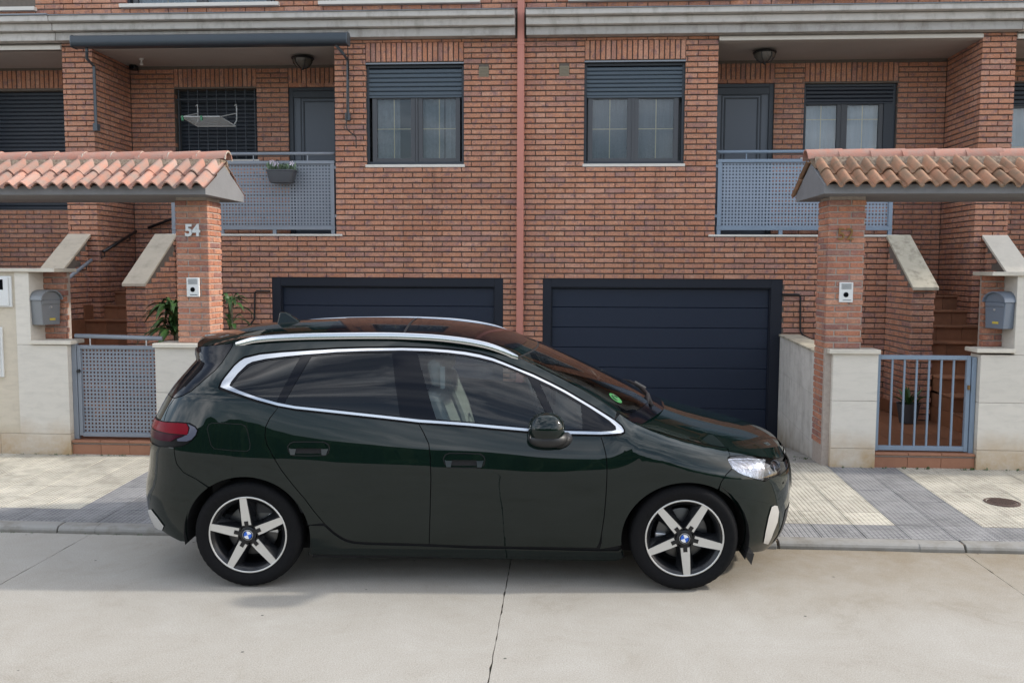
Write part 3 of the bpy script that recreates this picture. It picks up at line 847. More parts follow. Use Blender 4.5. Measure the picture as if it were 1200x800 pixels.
def house(s):
    left = s < 0
    H = thing('terraced_house', (s * 2.9, .2, 0),
              "brick terraced house numbered 54 with closed navy garage door and barred porch window" if left else
              "brick terraced house numbered 52 with pale blue balcony railing and uncovered porch window", "house", "terraced brick houses")
    X = lambda a, b: SX(s, a, b)
    win = (*X(.747, 1.983), 3.27, 4.503)
    gar = (*X(.250, 3.226), -.2, 1.853)
    bal = (*X(2.376, 5.500), 2.40, 4.80)
    sta = (*X(4.60, 5.500), -.2, 2.41)
    wide = lambda h: (h[0] - (.013 if left else 0), h[1] + (0 if left else .013), h[2], h[3])
    up1 = (*X(.60, 2.50), 5.27, 6.40)
    up2 = (*X(3.12, 5.04), 5.27, 6.40)
    u0, u1 = X(0, 5.895)
    vent = (*X(.435, .562), 4.335, 4.465)
    sol = [(*X(.747, 1.983), 4.527, 4.771)]
    holes = [win, gar, bal, sta, up1, up2]
    cm = MB()
    core(cm, *X(0, 5.880), -.3, 6.6, [win, gar, wide(bal), wide(sta), up1, up2], .022, .30, px_box)
    cm.obj('wall', M_MORTAR, H)
    MB().box(*X(0, 5.895), .013, .30, 6.6, 8.0).obj('upper_wall', M_BRICK, H)
    zb = 1.853
    rows = brick_rows(u0, u1, -.15, 4.80, [h if h is not win else (win[0], win[1], win[2] - .02, win[3] + .02) for h in holes] + [vent], zbase=zb, ubase=s * .03, soldiers=sol)
    rows += brick_rows(u0, u1, 5.14, 6.3, holes, zbase=zb, ubase=s * .03)
    V, F = lay(rows, (0, 0, 0), (1, 0, 0), (0, -1, 0), H, 300, M_BRICK, rank=lambda b: (0 if b[4] else 50) + math.hypot((b[0] - s * 1.55) * .8, b[1] - 3.1))
    def more(rows, O, U, N):
        v, f = lay(rows, O, U, N, H, 0, M_BRICK)
        n = len(V); V.extend(v); F.extend(tuple(i + n for i in q) for q in f)
    # porch back wall, side wall and stair recess
    dx = .02 if not left else -.02
    pdoor = (*X(2.45, 3.285), 2.40, 4.462)
    pwin = (*X(3.70 - .025 * s, 4.888), 3.46, 4.43)
    psol = [(pdoor[0], pdoor[1], 4.475, 4.70), (pwin[0], pwin[1], 4.445, 4.70)]
    b0, b1 = X(2.2, 5.50)
    back = MB(); core(back, b0, b1, 0, 5.0, [pdoor, pwin], 1.013, 1.3, px_box)
    back.obj('porch_wall', M_MORTAR, H)
    more(brick_rows(b0, b1, 1.2, 4.72, [pdoor, pwin], zbase=zb, ubase=.07, soldiers=psol), (0, 1.0, 0), (1, 0, 0), (0, -1, 0))
    sw = MB(); sw.box(*X(5.513, 5.80), .3, 1.3, 0, 5.0); sw.obj('side_wall', M_MORTAR, H)
    more(brick_rows(.098, .99, .9, 4.735, zbase=zb, ubase=.05), (s * 5.50, 0, 0), (0, 1, 0), (-s, 0, 0))
    sw = MB(); sw.box(*X(2.10, 2.36), .3, 1.0, 2.3, 5.0); sw.obj('side_wall', M_MORTAR, H)
    # outer flank of the pier (seen past it)
    more(brick_rows(.10, .99, 1.5, 4.72, zbase=zb, ubase=.05), (s * 5.895, 0, 0), (0, 1, 0), (s, 0, 0))
    bw = MB(); bw.v, bw.f = V, F
    bw.obj('brickwork', M_BRICK, H, kind='stuff')
    MB().box(*X(2.37, 5.512), .06, 1.012, 4.735, 4.80).obj('porch_ceiling', M_PLASTER, H)
    MB().box(*X(2.38, 5.498), .0, .058, 4.738, 4.803).obj('soffit_beam', M_PLASTER, H)
    MB().box(*X(2.20, 4.60), .05, 1.0, 2.28, 2.385).obj('porch_floor', M_TERR, H)
    MB().box(*X(2.30, 4.60), -.012, .06, 2.375, 2.40).obj('floor_edge', M_SILL, H, bevel=.003)
    # soffit drip strip
    MB().box(*X(2.38, 5.498), -.025, -.002, 4.742, 4.785).obj('soffit_strip', M_SILL, H)
    # cornice
    a0, a1 = X(.105 if left else .032, 5.895)
    MB().box(a0, a1, -.13, .012, 4.805, 4.905).obj('cornice_band', M_CONC, H, bevel=.008)
    MB().box(a0, a1, -.20, .012, 4.910, 5.000).obj('cornice_band', M_CORN, H, bevel=.012)
    MB().box(a0, a1, -.28, .012, 5.004, 5.078).obj('cornice_band', M_CORN, H, bevel=.012)
    MB().add([(a0, -.30, 5.080), (a1, -.30, 5.080), (a1, .012, 5.115), (a0, .012, 5.115), (a0, -.30, 5.074), (a1, -.30, 5.074), (a1, .012, 5.079), (a0, .012, 5.079)],
             [(0, 1, 2, 3), (4, 7, 6, 5), (0, 4, 5, 1), (1, 5, 6, 2), (3, 7, 4, 0)]).obj('cornice_flashing', M_STEEL, H)
    # street window
    MB().box(win[0] - .012, win[1] + .012, -.006, .10, 3.235, 3.27).obj('window_sill', M_SILL, H, bevel=.003)
    MB().box(win[0], win[1], -.003, .10, 4.503, 4.520).obj('lintel', M_STEEL, H)
    if left:
        lv = [(-1.858, -1.426), (-1.276, -.860)]
        window(H, win[0], win[1], 3.27, 4.503, .055, lv, (3.355, 4.09), (4.125, 4.455), M_SHUT, M_CURT, curt=[(-1.87, -1.58), (-1.32, -1.02), (-1.0, -.85)])
    else:
        lv = [(.855, 1.283), (1.425, 1.855)]
        window(H, win[0], win[1], 3.27, 4.503, .055, lv, (3.345, 4.07), (4.105, 4.455), M_SHUT, M_LACE)
    for hh, cm_ in ((up1, M_PALEC), (up2, M_PALEC)):
        MB().box(hh[0] - .06, hh[1] + .06, -.06, .10, 5.225, 5.27).obj('window_sill', M_SILL, H, bevel=.004)
        w = hh[1] - hh[0]
        window(H, hh[0], hh[1], 5.27, 6.40, .05, [(hh[0] + .13, hh[0] + w / 2 - .07), (hh[0] + w / 2 + .07, hh[1] - .13)], (5.292, 6.25), None, None, cm_, base=.015)
    # vent
    vb = MB(); vb.box(*X(.437, .560), -.004, .05, 4.337, 4.463)
    v_ = vb.obj('air_vent', mat_vent, H, bevel=.004)
    vv = MB()
    for k in range(6): vv.box(*X(.45, .547), -.008, -.004, 4.352 + k * .017, 4.361 + k * .017)
    vv.obj('louvre', mat_vent, v_)
    # garage
    g0, g1 = X(.250, 3.226); i0, i1 = X(.358, 3.112)
    if not left: i0, i1 = .356, 3.085
    fr = MB(); fr.box(g0, i0, .012, .10, -.2, 1.853); fr.box(i1, g1, .012, .10, -.2, 1.853); fr.box(i0, i1, .012, .10, 1.742, 1.853)
    fr.box(i0, i0 + .012, .03, .11, -.2, 1.742); fr.box(i1 - .012, i1, .03, .11, -.2, 1.742); fr.box(i0 + .012, i1 - .012, .03, .11, 1.728, 1.742)
    gf = fr.obj('garage_frame', M_GAR2, H, bevel=.003)
    zl = [1.728, 1.490, 1.235, .980, .726, .470, .214, -.042, -.2]
    for k in range(len(zl) - 1):
        za, zb_ = zl[k + 1], zl[k]
        p = [(.081, za + .0015), (.075, za + .006), (.075, zb_ - .008), (.083, zb_ - .0015), (.11, zb_ - .0015), (.11, za + .0015)]
        MB().prism(p, 'x', i0 + .014, i1 - .014).obj('door_panel', M_GAR, H)
    MB().box(i0, i1, .108, .14, -.2, 1.742).obj('door_backing', M_BLACK, H)
    if left: MB().box(-3.135, -3.105, .068, .076, 1.655, 1.70).obj('door_badge', M_BTRIM, H)
    # porch door
    d0, d1, dz0, dz1 = pdoor
    fr = MB(); fr.box(d0, d0 + .06, 1.03, 1.12, dz0, dz1); fr.box(d1 - .06, d1, 1.03, 1.12, dz0, dz1); fr.box(d0 + .06, d1 - .06, 1.03, 1.12, dz1 - .07, dz1)
    dr = fr.obj('door', M_ANTH, H, bevel=.004)
    MB().box(d0 + .06, d1 - .06, 1.06, 1.11, dz0, dz1 - .07).obj('door_leaf', M_DOOR, dr)
    pn = MB()
    for (ins, yy) in ((.09, 1.054), (.13, 1.050)):
        q0, q1, r0, r1 = d0 + .06 + ins, d1 - .06 - ins, dz0 + .15 + ins, dz1 - .07 - ins
        for bx in ((q0, q0 + .02, r0, r1), (q1 - .02, q1, r0, r1), (q0 + .02, q1 - .02, r1 - .02, r1), (q0 + .02, q1 - .02, r0, r0 + .02)):
            pn.box(bx[0], bx[1], yy, 1.0605, bx[2], bx[3])
    pn.obj('door_moulding', M_ANTH, dr, bevel=.003)
    MB().box(d0 + .06, d1 - .06, 1.035, 1.045, dz1 - .16, dz1 - .075).obj('door_head', M_ANTH, dr)
    # porch window
    w0, w1, wz0, wz1 = pwin
    if left:
        f = MB().box(w0, w1, 1.20, 1.24, wz0, wz1).obj('window', M_ANTH, H)
        n = 18; p = (wz1 - .02 - wz0) / n
        for k in range(n):
            za = wz0 + k * p
            MB().prism([(1.190, za + .003), (1.182, za + .012), (1.182, za + p - .012), (1.190, za + p - .003), (1.20, za + p - .003), (1.20, za + .003)], 'x', w0 + .03, w1 - .03).obj('shutter_slat', M_SHUTD, f)
        gb = MB(); nb = 9
        for k in range(nb):
            x = w0 + .045 + (w1 - w0 - .09) * k / (nb - 1)
            gb.box(x - .007, x + .007, 1.045, 1.059, wz0 + .02, wz1 - .01)
        for z in (wz0 + .08, wz1 - .14): gb.box(w0 + .01, w1 - .01, 1.048, 1.056, z - .01, z + .01)
        gb.obj('window_bars', M_ANTH, H)
        MB().box(w0 - .03, w1 + .03, .97, 1.2, wz0 - .035, wz0).obj('window_sill', M_SILL, H)
    else:
        window(H, w0, w1, wz0, wz1, 1.06, [(3.725, 4.13), (4.265, 4.675)], (3.50, 4.155), (4.19, 4.395), M_SHUTD, M_FROST, hdiv=.72, frame=.04)
        MB().box(4.735, 4.86, 1.062, 1.09, wz0 + .04, wz1 - .24).obj('fixed_casing', M_ANTH, H)
        MB().box(w0 - .03, w1 + .03, .97, 1.06, wz0 - .035, wz0).obj('window_sill', M_SILL, H)
    # balcony railing
    sm = M_STEEL if left else M_BLUE
    r0, r1 = X(2.40, 4.535)
    rl = MB(); rl.box(r0, r1, .03, .07, 3.285, 3.325); rl.box(r0, r1, .03, .07, 2.455, 2.505)
    rail = rl.obj('railing', sm, H, bevel=.004)
    for a in (2.405, 3.165, 3.85, 4.485):
        x0, x1 = X(a, a + .045)
        inner = a in (3.165, 3.85)
        pm = MB()
        if inner: pm.box(x0, x1, .032, .068, 2.40, 2.455)
        else:
            pm.box(x0, x1, .028, .072, 2.40, 2.454); pm.box(x0, x1, .028, .072, 2.506, 3.284)
        pm.obj('post', sm, rail)
    hr = MB(); hr.tube([(X(2.40, 4.535)[0], .05, 3.415), (X(2.40, 4.535)[1], .05, 3.415)], .021, 10)
    hr.obj('handrail', sm, rail, smooth=True)
    st = MB()
    for a in (2.75, 3.45, 4.15): st.tube([(s * a, .05, 3.325), (s * a, .05, 3.40)], .008, 6)
    st.obj('rail_support', sm, rail)
    pf = MB(); perforated(pf, *X(2.452, 4.483), 2.508, 3.282, .05, .0405, .0195)
    po = pf.obj('perforated_panel', sm if left else M_BLUEP, rail)
    md = po.modifiers.new('thickness', 'SOLIDIFY'); md.thickness = .003
    bk = MB()
    for z in (2.63, 3.24): bk.box(*X(2.376, 2.404), .03, .06, z - .018, z + .018)
    bk.obj('bracket', sm, rail)
    # unseen roof and mass, added so the terrace keeps sun off its front
    MB().prism([(-.55, 7.95), (5.5, 10.4), (5.5, 8.0), (-.55, 7.85)], 'x', *X(0, 5.895)).obj('roof', M_ASH, H)
    MB().box(*X(0, 5.895), 1.3, 8.0, -.2, 8.0).obj('building_mass', M_INTD, H)
    return H

mat_vent = mat("beige_vent", (.20, .17, .12), .7)
M_DOOR = mat("blue_grey_door", (.085, .10, .125), .4)
house(-1); house(1)

def neighbour(s):
    H = thing('terraced_house', (s * 7.5, .2, 0),
              "sliver of a brick house past the left pier, its porch closed by a dark shutter" if s < 0 else
              "sliver of a brick house beyond the right pier with a pale porch window", "house", "terraced brick houses")
    X = lambda a, b: SX(s, a, b)
    hole = (*X(6.46, 8.2), 2.78, 4.42) if s < 0 else (*X(6.30, 8.2), 3.0, 4.42)
    core(MB_ := MB(), *X(5.90, 14.0), 0, 5.0, [hole], 1.013, 1.3, px_box); MB_.obj('porch_wall', M_MORTAR, H)
    rows = brick_rows(*X(5.90, 8.3), .8, 4.72, [hole], zbase=1.853, ubase=.1, soldiers=[(*X(6.0, 8.2), 4.445, 4.70)] if s < 0 else [])
    V, F = lay(rows, (0, 1.0, 0), (1, 0, 0), (0, -1, 0), H, 0, M_BRICK)
    r2 = brick_rows(*X(5.90, 8.3), 5.14, 6.3, [(*X(6.22, 8.3), 5.24, 6.4)], zbase=1.853, ubase=s * .03)
    v, f = lay(r2, (0, 0, 0), (1, 0, 0), (0, -1, 0), H, 0, M_BRICK)
    n = len(V); V += v; F += [tuple(i + n for i in q) for q in f]
    bw = MB(); bw.v, bw.f = V, F
    bw.obj('brickwork', M_BRICK, H, kind='stuff')
    MB().box(*X(5.90, 14.0), .013, .3, 5.0, 8.0).obj('upper_wall', M_MORTAR, H)
    MB().box(*X(8.2, 14.0), .013, .3, -.2, 5.0).obj('wall', M_BRICK, H)
    MB().box(*X(5.90, 14.0), .014, 1.0, 4.725, 4.80).obj('porch_ceiling', M_PLASTER, H)
    a0, a1 = X(5.90, 14.0)
    for y, za, zb in ((-.13, 4.805, 4.905), (-.20, 4.910, 5.0), (-.28, 5.004, 5.078)):
        MB().box(a0, a1, y, .012, za, zb).obj('cornice_band', M_CORN, H, bevel=.01)
    MB().box(a0, a1, -.30, .012, 5.080, 5.095).obj('cornice_flashing', M_STEEL, H)
    MB().box(*X(5.90, 14.0), -.02, .05, 4.725, 4.775).obj('soffit_strip', M_SILL, H)
    if s < 0:
        n = 30; p = 1.64 / n
        for k in range(n):
            za = 2.78 + k * p
            MB().prism([(1.108, za + .003), (1.10, za + .012), (1.10, za + p - .012), (1.108, za + p - .003), (1.12, za + p - .003), (1.12, za + .003)], 'x', *X(6.46, 8.2)).obj('shutter_slat', M_SHUTD, H)
        MB().box(*X(6.40, 8.2), 1.12, 1.2, 2.76, 4.42).obj('shutter_box', M_ANTH, H)
        MB().box(*X(6.20, 8.2), -.06, .1, 5.205, 5.25).obj('window_sill', M_SILL, H)
        window(H, *X(6.26, 8.0), 5.25, 6.40, .05, [(-7.9, -7.1), (-6.95, -6.36)], (5.272, 6.2), None, None, M_PALEC, base=.015)
    else:
        window(H, 6.30, 7.8, 3.0, 4.42, 1.06, [(6.4, 6.95), (7.1, 7.7)], (3.1, 4.1), (4.15, 4.38), M_SHUTD, M_FROST)
    MB().box(*X(5.90, 14.0), 1.3, 8.0, -.2, 8.0).obj('building_mass', M_INTD, H)  # unseen length of terrace, extended so the facade stays in shade
    MB().prism([(-.55, 7.95), (5.5, 10.4), (5.5, 8.0), (-.55, 7.85)], 'x', *X(5.9, 14.0)).obj('roof', M_ASH, H)
neighbour(-1); neighbour(1)

# ------------------------------------------------------------------ drainpipe
dp = thing('drainpipe', (-.036, -.05, 0), "salmon painted rectangular drainpipe running down between the two houses", "drainpipe")
b = MB(); b.box(-.079, .007, -.082, -.004, -.14, 6.6); b.obj('pipe', M_PIPE, dp, bevel=.010)
b = MB()
for z in (4.72, 2.72, 1.2): b.box(-.083, .011, -.086, -.002, z - .012, z + .012)
b.obj('pipe_clip', M_PIPE, dp)

# ------------------------------------------------------------------ front gardens
def front(s):
    left = s < 0
    side = 'left' if left else 'right'
    num = '54' if left else '52'
    X = lambda a, b: SX(s, a, b)
    def bx(mb, a, b, y0, y1, z0, z1): mb.box(*X(a, b), y0, y1, z0, z1); return mb
    # ---- brick gate pillar
    px0, px1 = (2.915, 3.235) if left else (2.958, 3.298)
    P = thing('gate_pillar', (s * (px0 + px1) / 2, -2.6, .25),
              "square brick gate pillar carrying the pale number 54" if left else "square brick gate pillar carrying the bronze number 52", "pillar", "brick gate pillars")
    cz0 = .30
    bx(MB(), px0 + .008, px1 - .008, -2.76, -2.44, .12, 2.64).obj('pillar_core', M_PMORTAR, P)
    zb = 1.24
    kw = dict(pitch=.245, course=.0575, jv=.012, jh=.012, zbase=zb)
    fu0, fu1 = X(px0, px1)
    rows = brick_rows(fu0, fu1, 1.24, 2.635, ubase=fu0 + (.0 if left else .09), **kw)
    V, F = lay(rows, (0, -2.768, 0), (1, 0, 0), (0, -1, 0), P, 300, M_PBRICK, depth=.05, jit=.003)
    inner = -2.768 + .001
    for (xx, n, lim) in ((s * px0, -s, 300), (s * px1, s, 0)):
        rw_ = brick_rows(-2.717, -2.432, .32 if n == -s else 1.24, 2.635, ubase=-2.75, **kw)
        v, f = lay(rw_, (xx, 0, 0), (0, 1, 0), (n, 0, 0), P, lim, M_PBRICK, depth=.05, jit=.003)
        k = len(V); V += v; F += [tuple(i + k for i in q) for q in f]
    rw_ = brick_rows(fu0, fu1, 1.24, 2.635, ubase=fu0, **kw)
    v, f = lay(rw_, (0, -2.432, 0), (-1, 0, 0), (0, 1, 0), P, 0, M_PBRICK, depth=.05) if False else ([], [])
    if V:
        q = MB(); q.v, q.f = V, F
        q.obj('brickwork', M_PBRICK, P, kind='stuff')
    # ---- low stone wall at the pillar and along the driveway
    W = thing('garden_wall', (s * 3.2, -2.7, .1),
              "low limestone wall under the pillar numbered " + num + ", with a pale coping", "wall", "low limestone garden walls")
    f0, f1 = (2.995, 3.455) if left else (3.03, 3.442)
    bx(MB(), f0 + .02, f1 - .02, -2.79, -2.69, .0, 1.18).obj('wall_core', M_PMORTAR, W)
    for za, zb_ in ((.06, .299), (.302, .748), (.751, 1.188)):
        bx(MB(), f0, f1, -2.81, -2.68, za, zb_).obj('stone_slab', M_LIME, W, bevel=.003)
    bx(MB(), f0 - .045, f1 + .012, -2.84, -2.60 if not left else -2.5, 1.190, 1.232).obj('coping', M_COPE, W, bevel=.006)
    D = thing('driveway_wall', (s * 3.1, -1.3, 0),
              "stained stone-faced wall beside the garage driveway of number " + num, "wall", "stone driveway walls")
    xa = lambda y: 3.0 + (y + 2.43) / 2.42 * .205
    def slant(y0, y1, d0, d1, z0, z1): return MB().prism([(s * (xa(y0) + d0), y0), (s * (xa(y0) + d1), y0), (s * (xa(y1) + d1), y1), (s * (xa(y1) + d0), y1)], 'z', z0, z1)
    slant(-2.43, -.012, .02, .20, -.28, 1.14).obj('wall_core', M_PMORTAR, D)
    for k in range(3):
        y0 = -2.43 + k * .805
        for za, zb_ in ((-.25, .24), (.243, .72), (.723, 1.145)):
            slant(y0 + .002, y0 + .803, 0, .02, za, zb_).obj('stone_slab', M_LIMEW, D)
    slant(-2.43, -.014, -.015, .24, 1.147, 1.172).obj('coping', M_COPED, D, bevel=.004)
    bx(MB(), 2.975, 3.03, -2.68, -2.40, .02, .33).obj('base_stone', M_LIMEW, D, bevel=.004)
    # ---- soil bed behind the pillar
    # ---- outer low wall, then the tall street wall
    T = thing('street_wall', (s * 5.2, -2.7, .1),
              "tall cream street wall holding the white meter boxes" if left else "tall pale street wall cut by the right edge beside the grey mailbox", "wall", "tall street walls")
    o0 = 4.335 if left else 4.365
    t0 = 4.70 if left else 4.66
    bx(MB(), o0 + .02, 7.5, -2.79, -2.58, 0, 1.18).obj('wall_core', M_PMORTAR, T)
    bx(MB(), t0 + .02, 7.5, -2.79, -2.52, 1.18, 1.90).obj('wall_core', M_PMORTAR, T)
    if left:
        bx(MB(), o0, 4.845, -2.81, -2.68, .326, 1.205).obj('stone_slab', M_LIME, T, bevel=.003)
        bx(MB(), t0, 4.845, -2.81, -2.50, 1.208, 1.915).obj('stone_slab', M_LIME, T, bevel=.003)
        bx(MB(), o0, 5.05, -2.808, -2.68, .04, .323).obj('stone_slab', M_LIME, T, bevel=.003)
        bx(MB(), 5.053, 7.5, -2.81, -2.50, .04, .323).obj('stone_slab', M_LIME, T, bevel=.003)
        bx(MB(), 4.848, 7.5, -2.802, -2.50, .326, 1.915).obj('rendered_panel', M_CREAM, T)
    else:
        for za, zb_ in ((.06, .30), (.303, .745), (.748, 1.19)):
            bx(MB(), o0, 5.30, -2.81, -2.60, za, zb_).obj('stone_slab', M_LIME, T, bevel=.003)
            bx(MB(), 5.303, 6.3, -2.81, -2.60, za, zb_).obj('stone_slab', M_LIME, T, bevel=.003)
        bx(MB(), t0, 6.3, -2.81, -2.50, 1.193, 1.93).obj('stone_slab', M_LIME, T, bevel=.003)
    bx(MB(), o0 - .05, t0 - .001, -2.84, -2.58, 1.212, 1.25).obj('coping', M_COPE, T, bevel=.006)
    bx(MB(), 4.42, 7.5, -2.845, -2.44, 1.918, 1.955).obj('coping', M_COPE, T, bevel=.006)
    # brick pier behind the mailbox
    mb_ = MB(); bx(mb_, 4.49, t0, -2.555, -2.45, 1.22, 1.916); mb_.obj('pier_core', M_PMORTAR, T)
    rows = brick_rows(*X(4.475, t0 - .002), 1.25, 1.916, pitch=.247, course=.0620, jv=.012, jh=.014, zbase=1.25, ubase=s * 4.475)
    lay(rows, (0, -2.57, 0), (1, 0, 0), (0, -1, 0), T, 300, M_PBRICK, depth=.06, jit=.003)
    # ---- stair side wall running back from the street wall
    S = thing('stair_wall', (s * 5.75, -1.3, .2),
              "brick side wall climbing beside the steps of number " + num + " with a slanted stone coping at its top", "wall", "brick stair side walls")
    bx(MB(), 5.632, 5.90, -2.50, -.02, .1, 1.90).obj('wall_core', M_MORTAR, S)
    rows = brick_rows(-2.50, .0, .25, 1.915, zbase=1.853, ubase=.05)
    # bricks above the floor of the recess as well, up to the porch side wall
    V, F = lay(rows, (s * 5.62, 0, 0), (0, 1, 0), (-s, 0, 0), S, 300, M_BRICK, rank=lambda b: -b[1])
    slope = [(-.62, 1.93), (-.0, 2.385), (-.0, 1.80), (-.62, 1.80)]
    MB().prism([(-.62, 1.80), (-.03, 1.80), (-.03, 2.36), (-.62, 1.92)], 'x', *X(5.635, 5.885)).obj('gable_core', M_MORTAR, S)
    v2, f2 = [], []
    rows = [b for b in brick_rows(-.60, -.03, 1.92, 2.38, zbase=1.853, ubase=.05) if b[1] + .03 < 1.90 + (b[0] - b[2] / 2 + .62) * .74]
    lay(rows, (s * 5.625, 0, 0), (0, 1, 0), (-s, 0, 0), S, 300, M_BRICK)
    if V:
        q = MB(); q.v, q.f = V, F; q.obj('brickwork', M_BRICK, S, kind='stuff')
    MB().prism([(-.66, 1.945), (-.0, 2.40), (-.0, 2.36), (-.66, 1.905)], 'x', *X(5.595, 5.90)).obj('coping', M_COPET if left else M_COPE, S, bevel=.005)
    # ---- inner stair parapet with a slanted coping
    A = thing('stair_parapet', (s * 4.6, -.45, .3),
              "short brick parapet beside the planting, cream slanted coping on top" if left else "short brick parapet right of pillar 52 with a mossy slanted coping", "wall", "stair parapets")
    MB().prism([(-.84, .1), (-.02, .1), (-.02, 2.36), (-.84, 1.75)], 'x', *X(4.485, 4.715)).obj('wall_core', M_MORTAR, A)
    rows = brick_rows(*X(4.475, 4.725), .26, 1.765, zbase=1.853, pitch=.2475, ubase=s * 4.475 - (.12 if left else .0))
    lay(rows, (0, -.852, 0), (1, 0, 0), (0, -1, 0), A, 300, M_BRICK, depth=.06)
    for xx, n in ((4.475, -1), (4.725, 1)):
        rows = [b for b in brick_rows(-.80, -.02, .26, 2.38, zbase=1.853, ubase=-.06) if b[1] + .03 < 1.74 + (b[0] - b[2] / 2 + .85) * .72]
        lay(rows, (s * xx, 0, 0), (0, 1, 0), (s * n, 0, 0), A, 300, M_BRICK, depth=.06)
    MB().prism([(-.90, 1.778), (-.0, 2.402), (-.0, 2.360), (-.90, 1.740)], 'x', *X(4.455, 4.745)).obj('coping', M_COPET if left else M_COPED, A, bevel=.006)
    # ---- steps
    G = thing('front_steps', (s * 5.1, -.9, .25),
              "dark terracotta tiled steps rising behind the perforated gate" if left else "dark terracotta tiled steps rising behind the barred gate", "steps", "tiled front steps")
    for k in range(1, 9):
        ye = .38 - (8 - k) * .29
        zt = .25 + .175 * k
        yb = 1.0 if k == 8 else ye + .29
        n = 3; a, b_ = (3.9 if k < 4 and False else 4.735), 5.615
        w = (b_ - a) / n
        for i in range(n):
            bx(MB(), a + i * w + .002, a + (i + 1) * w - .002, ye + .012, ye + .04, zt - .175, zt - .026).obj('riser_tile', M_TERR, G)
            bx(MB(), a + i * w + .002, a + (i + 1) * w - .002, ye - .012, min(yb + .012, 1.0), zt - .024, zt).obj('tread_tile', M_TERR, G, bevel=.005)
        # stepped skirting tiles against the side wall
        for i in range(2):
            y0 = ye + i * .15
            if y0 < .93: bx(MB(), 5.596, 5.616 if ye < 0 else 5.612, y0, min(y0 + .147, .99), zt + .001, zt + .185).obj('skirting_tile', M_TERR, G)
    bx(MB(), 4.74, 5.60, -1.6, .99, .1, .42).obj('step_core', M_TERR, G)
    for k in range(2, 9):
        ye = .38 - (8 - k) * .29
        bx(MB(), 4.745, 5.60, ye + .045, .99, .25 + .175 * (k - 1), .25 + .175 * k - .03).obj('step_core', M_TERR, G)
    # flight that turns along the porch to its floor
    for k in range(1, 5):
        bx(MB(), 4.74 - .29 * k, 4.745, .10, .995, 1.62, 1.65 + .15 * k).obj('upper_step', M_TERR, G)
    # tiled patio behind the gate
    pt = bx(MB(), 3.23, 5.62, -2.66, -.0, .05, .245).obj('patio', M_TERR, kind='structure')
    for i in range(8):
        for j in range(8):
            x0, y0 = 3.24 + i * .30, -2.62 + j * .30
            if x0 + .295 < 5.62 and y0 + .295 < .0 and not (x0 + .295 > 4.45 and y0 + .295 > -.86):
                bx(MB(), x0, x0 + .295, y0, y0 + .295, .246, .252).obj('tile', M_TERR, pt)
    # tile skirting at the foot of the parapet and the facade
    for j in range(3):
        y0 = -.845 + j * .28
        bx(MB(), 4.452, 4.474, y0, y0 + .277, .252, .40).obj('skirting_tile', M_TERR, pt)
    # ---- threshold under the gate
    K = thing('gate_step', (s * 3.9, -2.75, .12), "terracotta tiled threshold under the perforated gate" if left else "dull terracotta threshold under the barred blue gate", "step", "gate thresholds")
    h0, h1 = (3.458, 4.332) if left else (3.445, 4.362)
    bx(MB(), h0, h1, -2.77, -2.60, .06, .235).obj('step_core', M_PMORTAR, K)
    n = 3; w = (h1 - h0) / n
    for i in range(n):
        bx(MB(), h0 + i * w + .002, h0 + (i + 1) * w - .002, -2.785, -2.772, .07, .218).obj('riser_tile', M_TERRB, K)
        bx(MB(), h0 + i * w + .002, h0 + (i + 1) * w - .002, -2.80, -2.62, .237, .262).obj('tread_tile', M_TERRB, K, bevel=.006)
    # ---- gate
    if left:
        gt = thing('garden_gate', (-3.88, -2.72, .28), "grey steel gate with a perforated panel and a round top rail", "gate", "garden gates")
        fm = MB()
        fm.box(-4.335, -4.285, -2.745, -2.695, .265, 1.215)
        fm.obj('gate_post', M_STEEL, gt, bevel=.003)
        fm = MB(); fm.box(-4.28, -4.245, -2.74, -2.70, .30, 1.20); fm.box(-3.452, -3.418, -2.74, -2.70, .29, 1.20); fm.box(-4.245, -3.452, -2.74, -2.70, 1.165, 1.20); fm.box(-4.245, -3.452, -2.74, -2.70, .29, .328)
        fm.obj('gate_frame', M_STEEL, gt, bevel=.003)
        pf = perforated(MB(), -4.245, -3.452, .328, 1.165, -2.72, .0368, .0178)
        po = pf.obj('perforated_panel', M_STEEL, gt); po.modifiers.new('thickness', 'SOLIDIFY').thickness = .003
        MB().tube([(-4.30, -2.72, 1.292), (-3.42, -2.72, 1.272)], .022, 12).obj('top_rail', M_STEEL, gt, smooth=True)
        r = MB()
        for x in (-4.15, -3.58): r.tube([(x, -2.72, 1.20), (x, -2.72, 1.28)], .007, 8)
        r.obj('rail_support', M_ALU, gt)
        MB().lathe([(0, -2.765), (.016, -2.765), (.018, -2.74)], axis='y', n=12, origin=(-4.263, 0, .945)).obj('lock', M_BTRIM, gt)
    else:
        gt = thing('garden_gate', (3.9, -2.72, .25), "blue painted steel gate with six vertical bars", "gate", "garden gates")
        fm = MB(); fm.box(4.318, 4.36, -2.75, -2.69, .24, 1.165)
        fm.obj('gate_post', M_BLUE, gt, bevel=.003)
        fm = MB(); fm.box(3.447, 3.49, -2.74, -2.70, .27, 1.185); fm.box(4.275, 4.312, -2.74, -2.70, .27, 1.175); fm.box(3.49, 4.275, -2.74, -2.70, 1.135, 1.175); fm.box(3.49, 4.275, -2.74, -2.70, .275, .318)
        fm.obj('gate_frame', M_BLUE, gt, bevel=.003)
        for k in range(6):
            x = 3.49 + (4.275 - 3.49) * (k + 1) / 7
            MB().box(x - .008, x + .008, -2.728, -2.712, .318, 1.135).obj('bar', M_BLUE, gt)
        MB().box(4.285, 4.30, -2.765, -2.741, .86, .90).obj('lock', M_BRASS, gt)
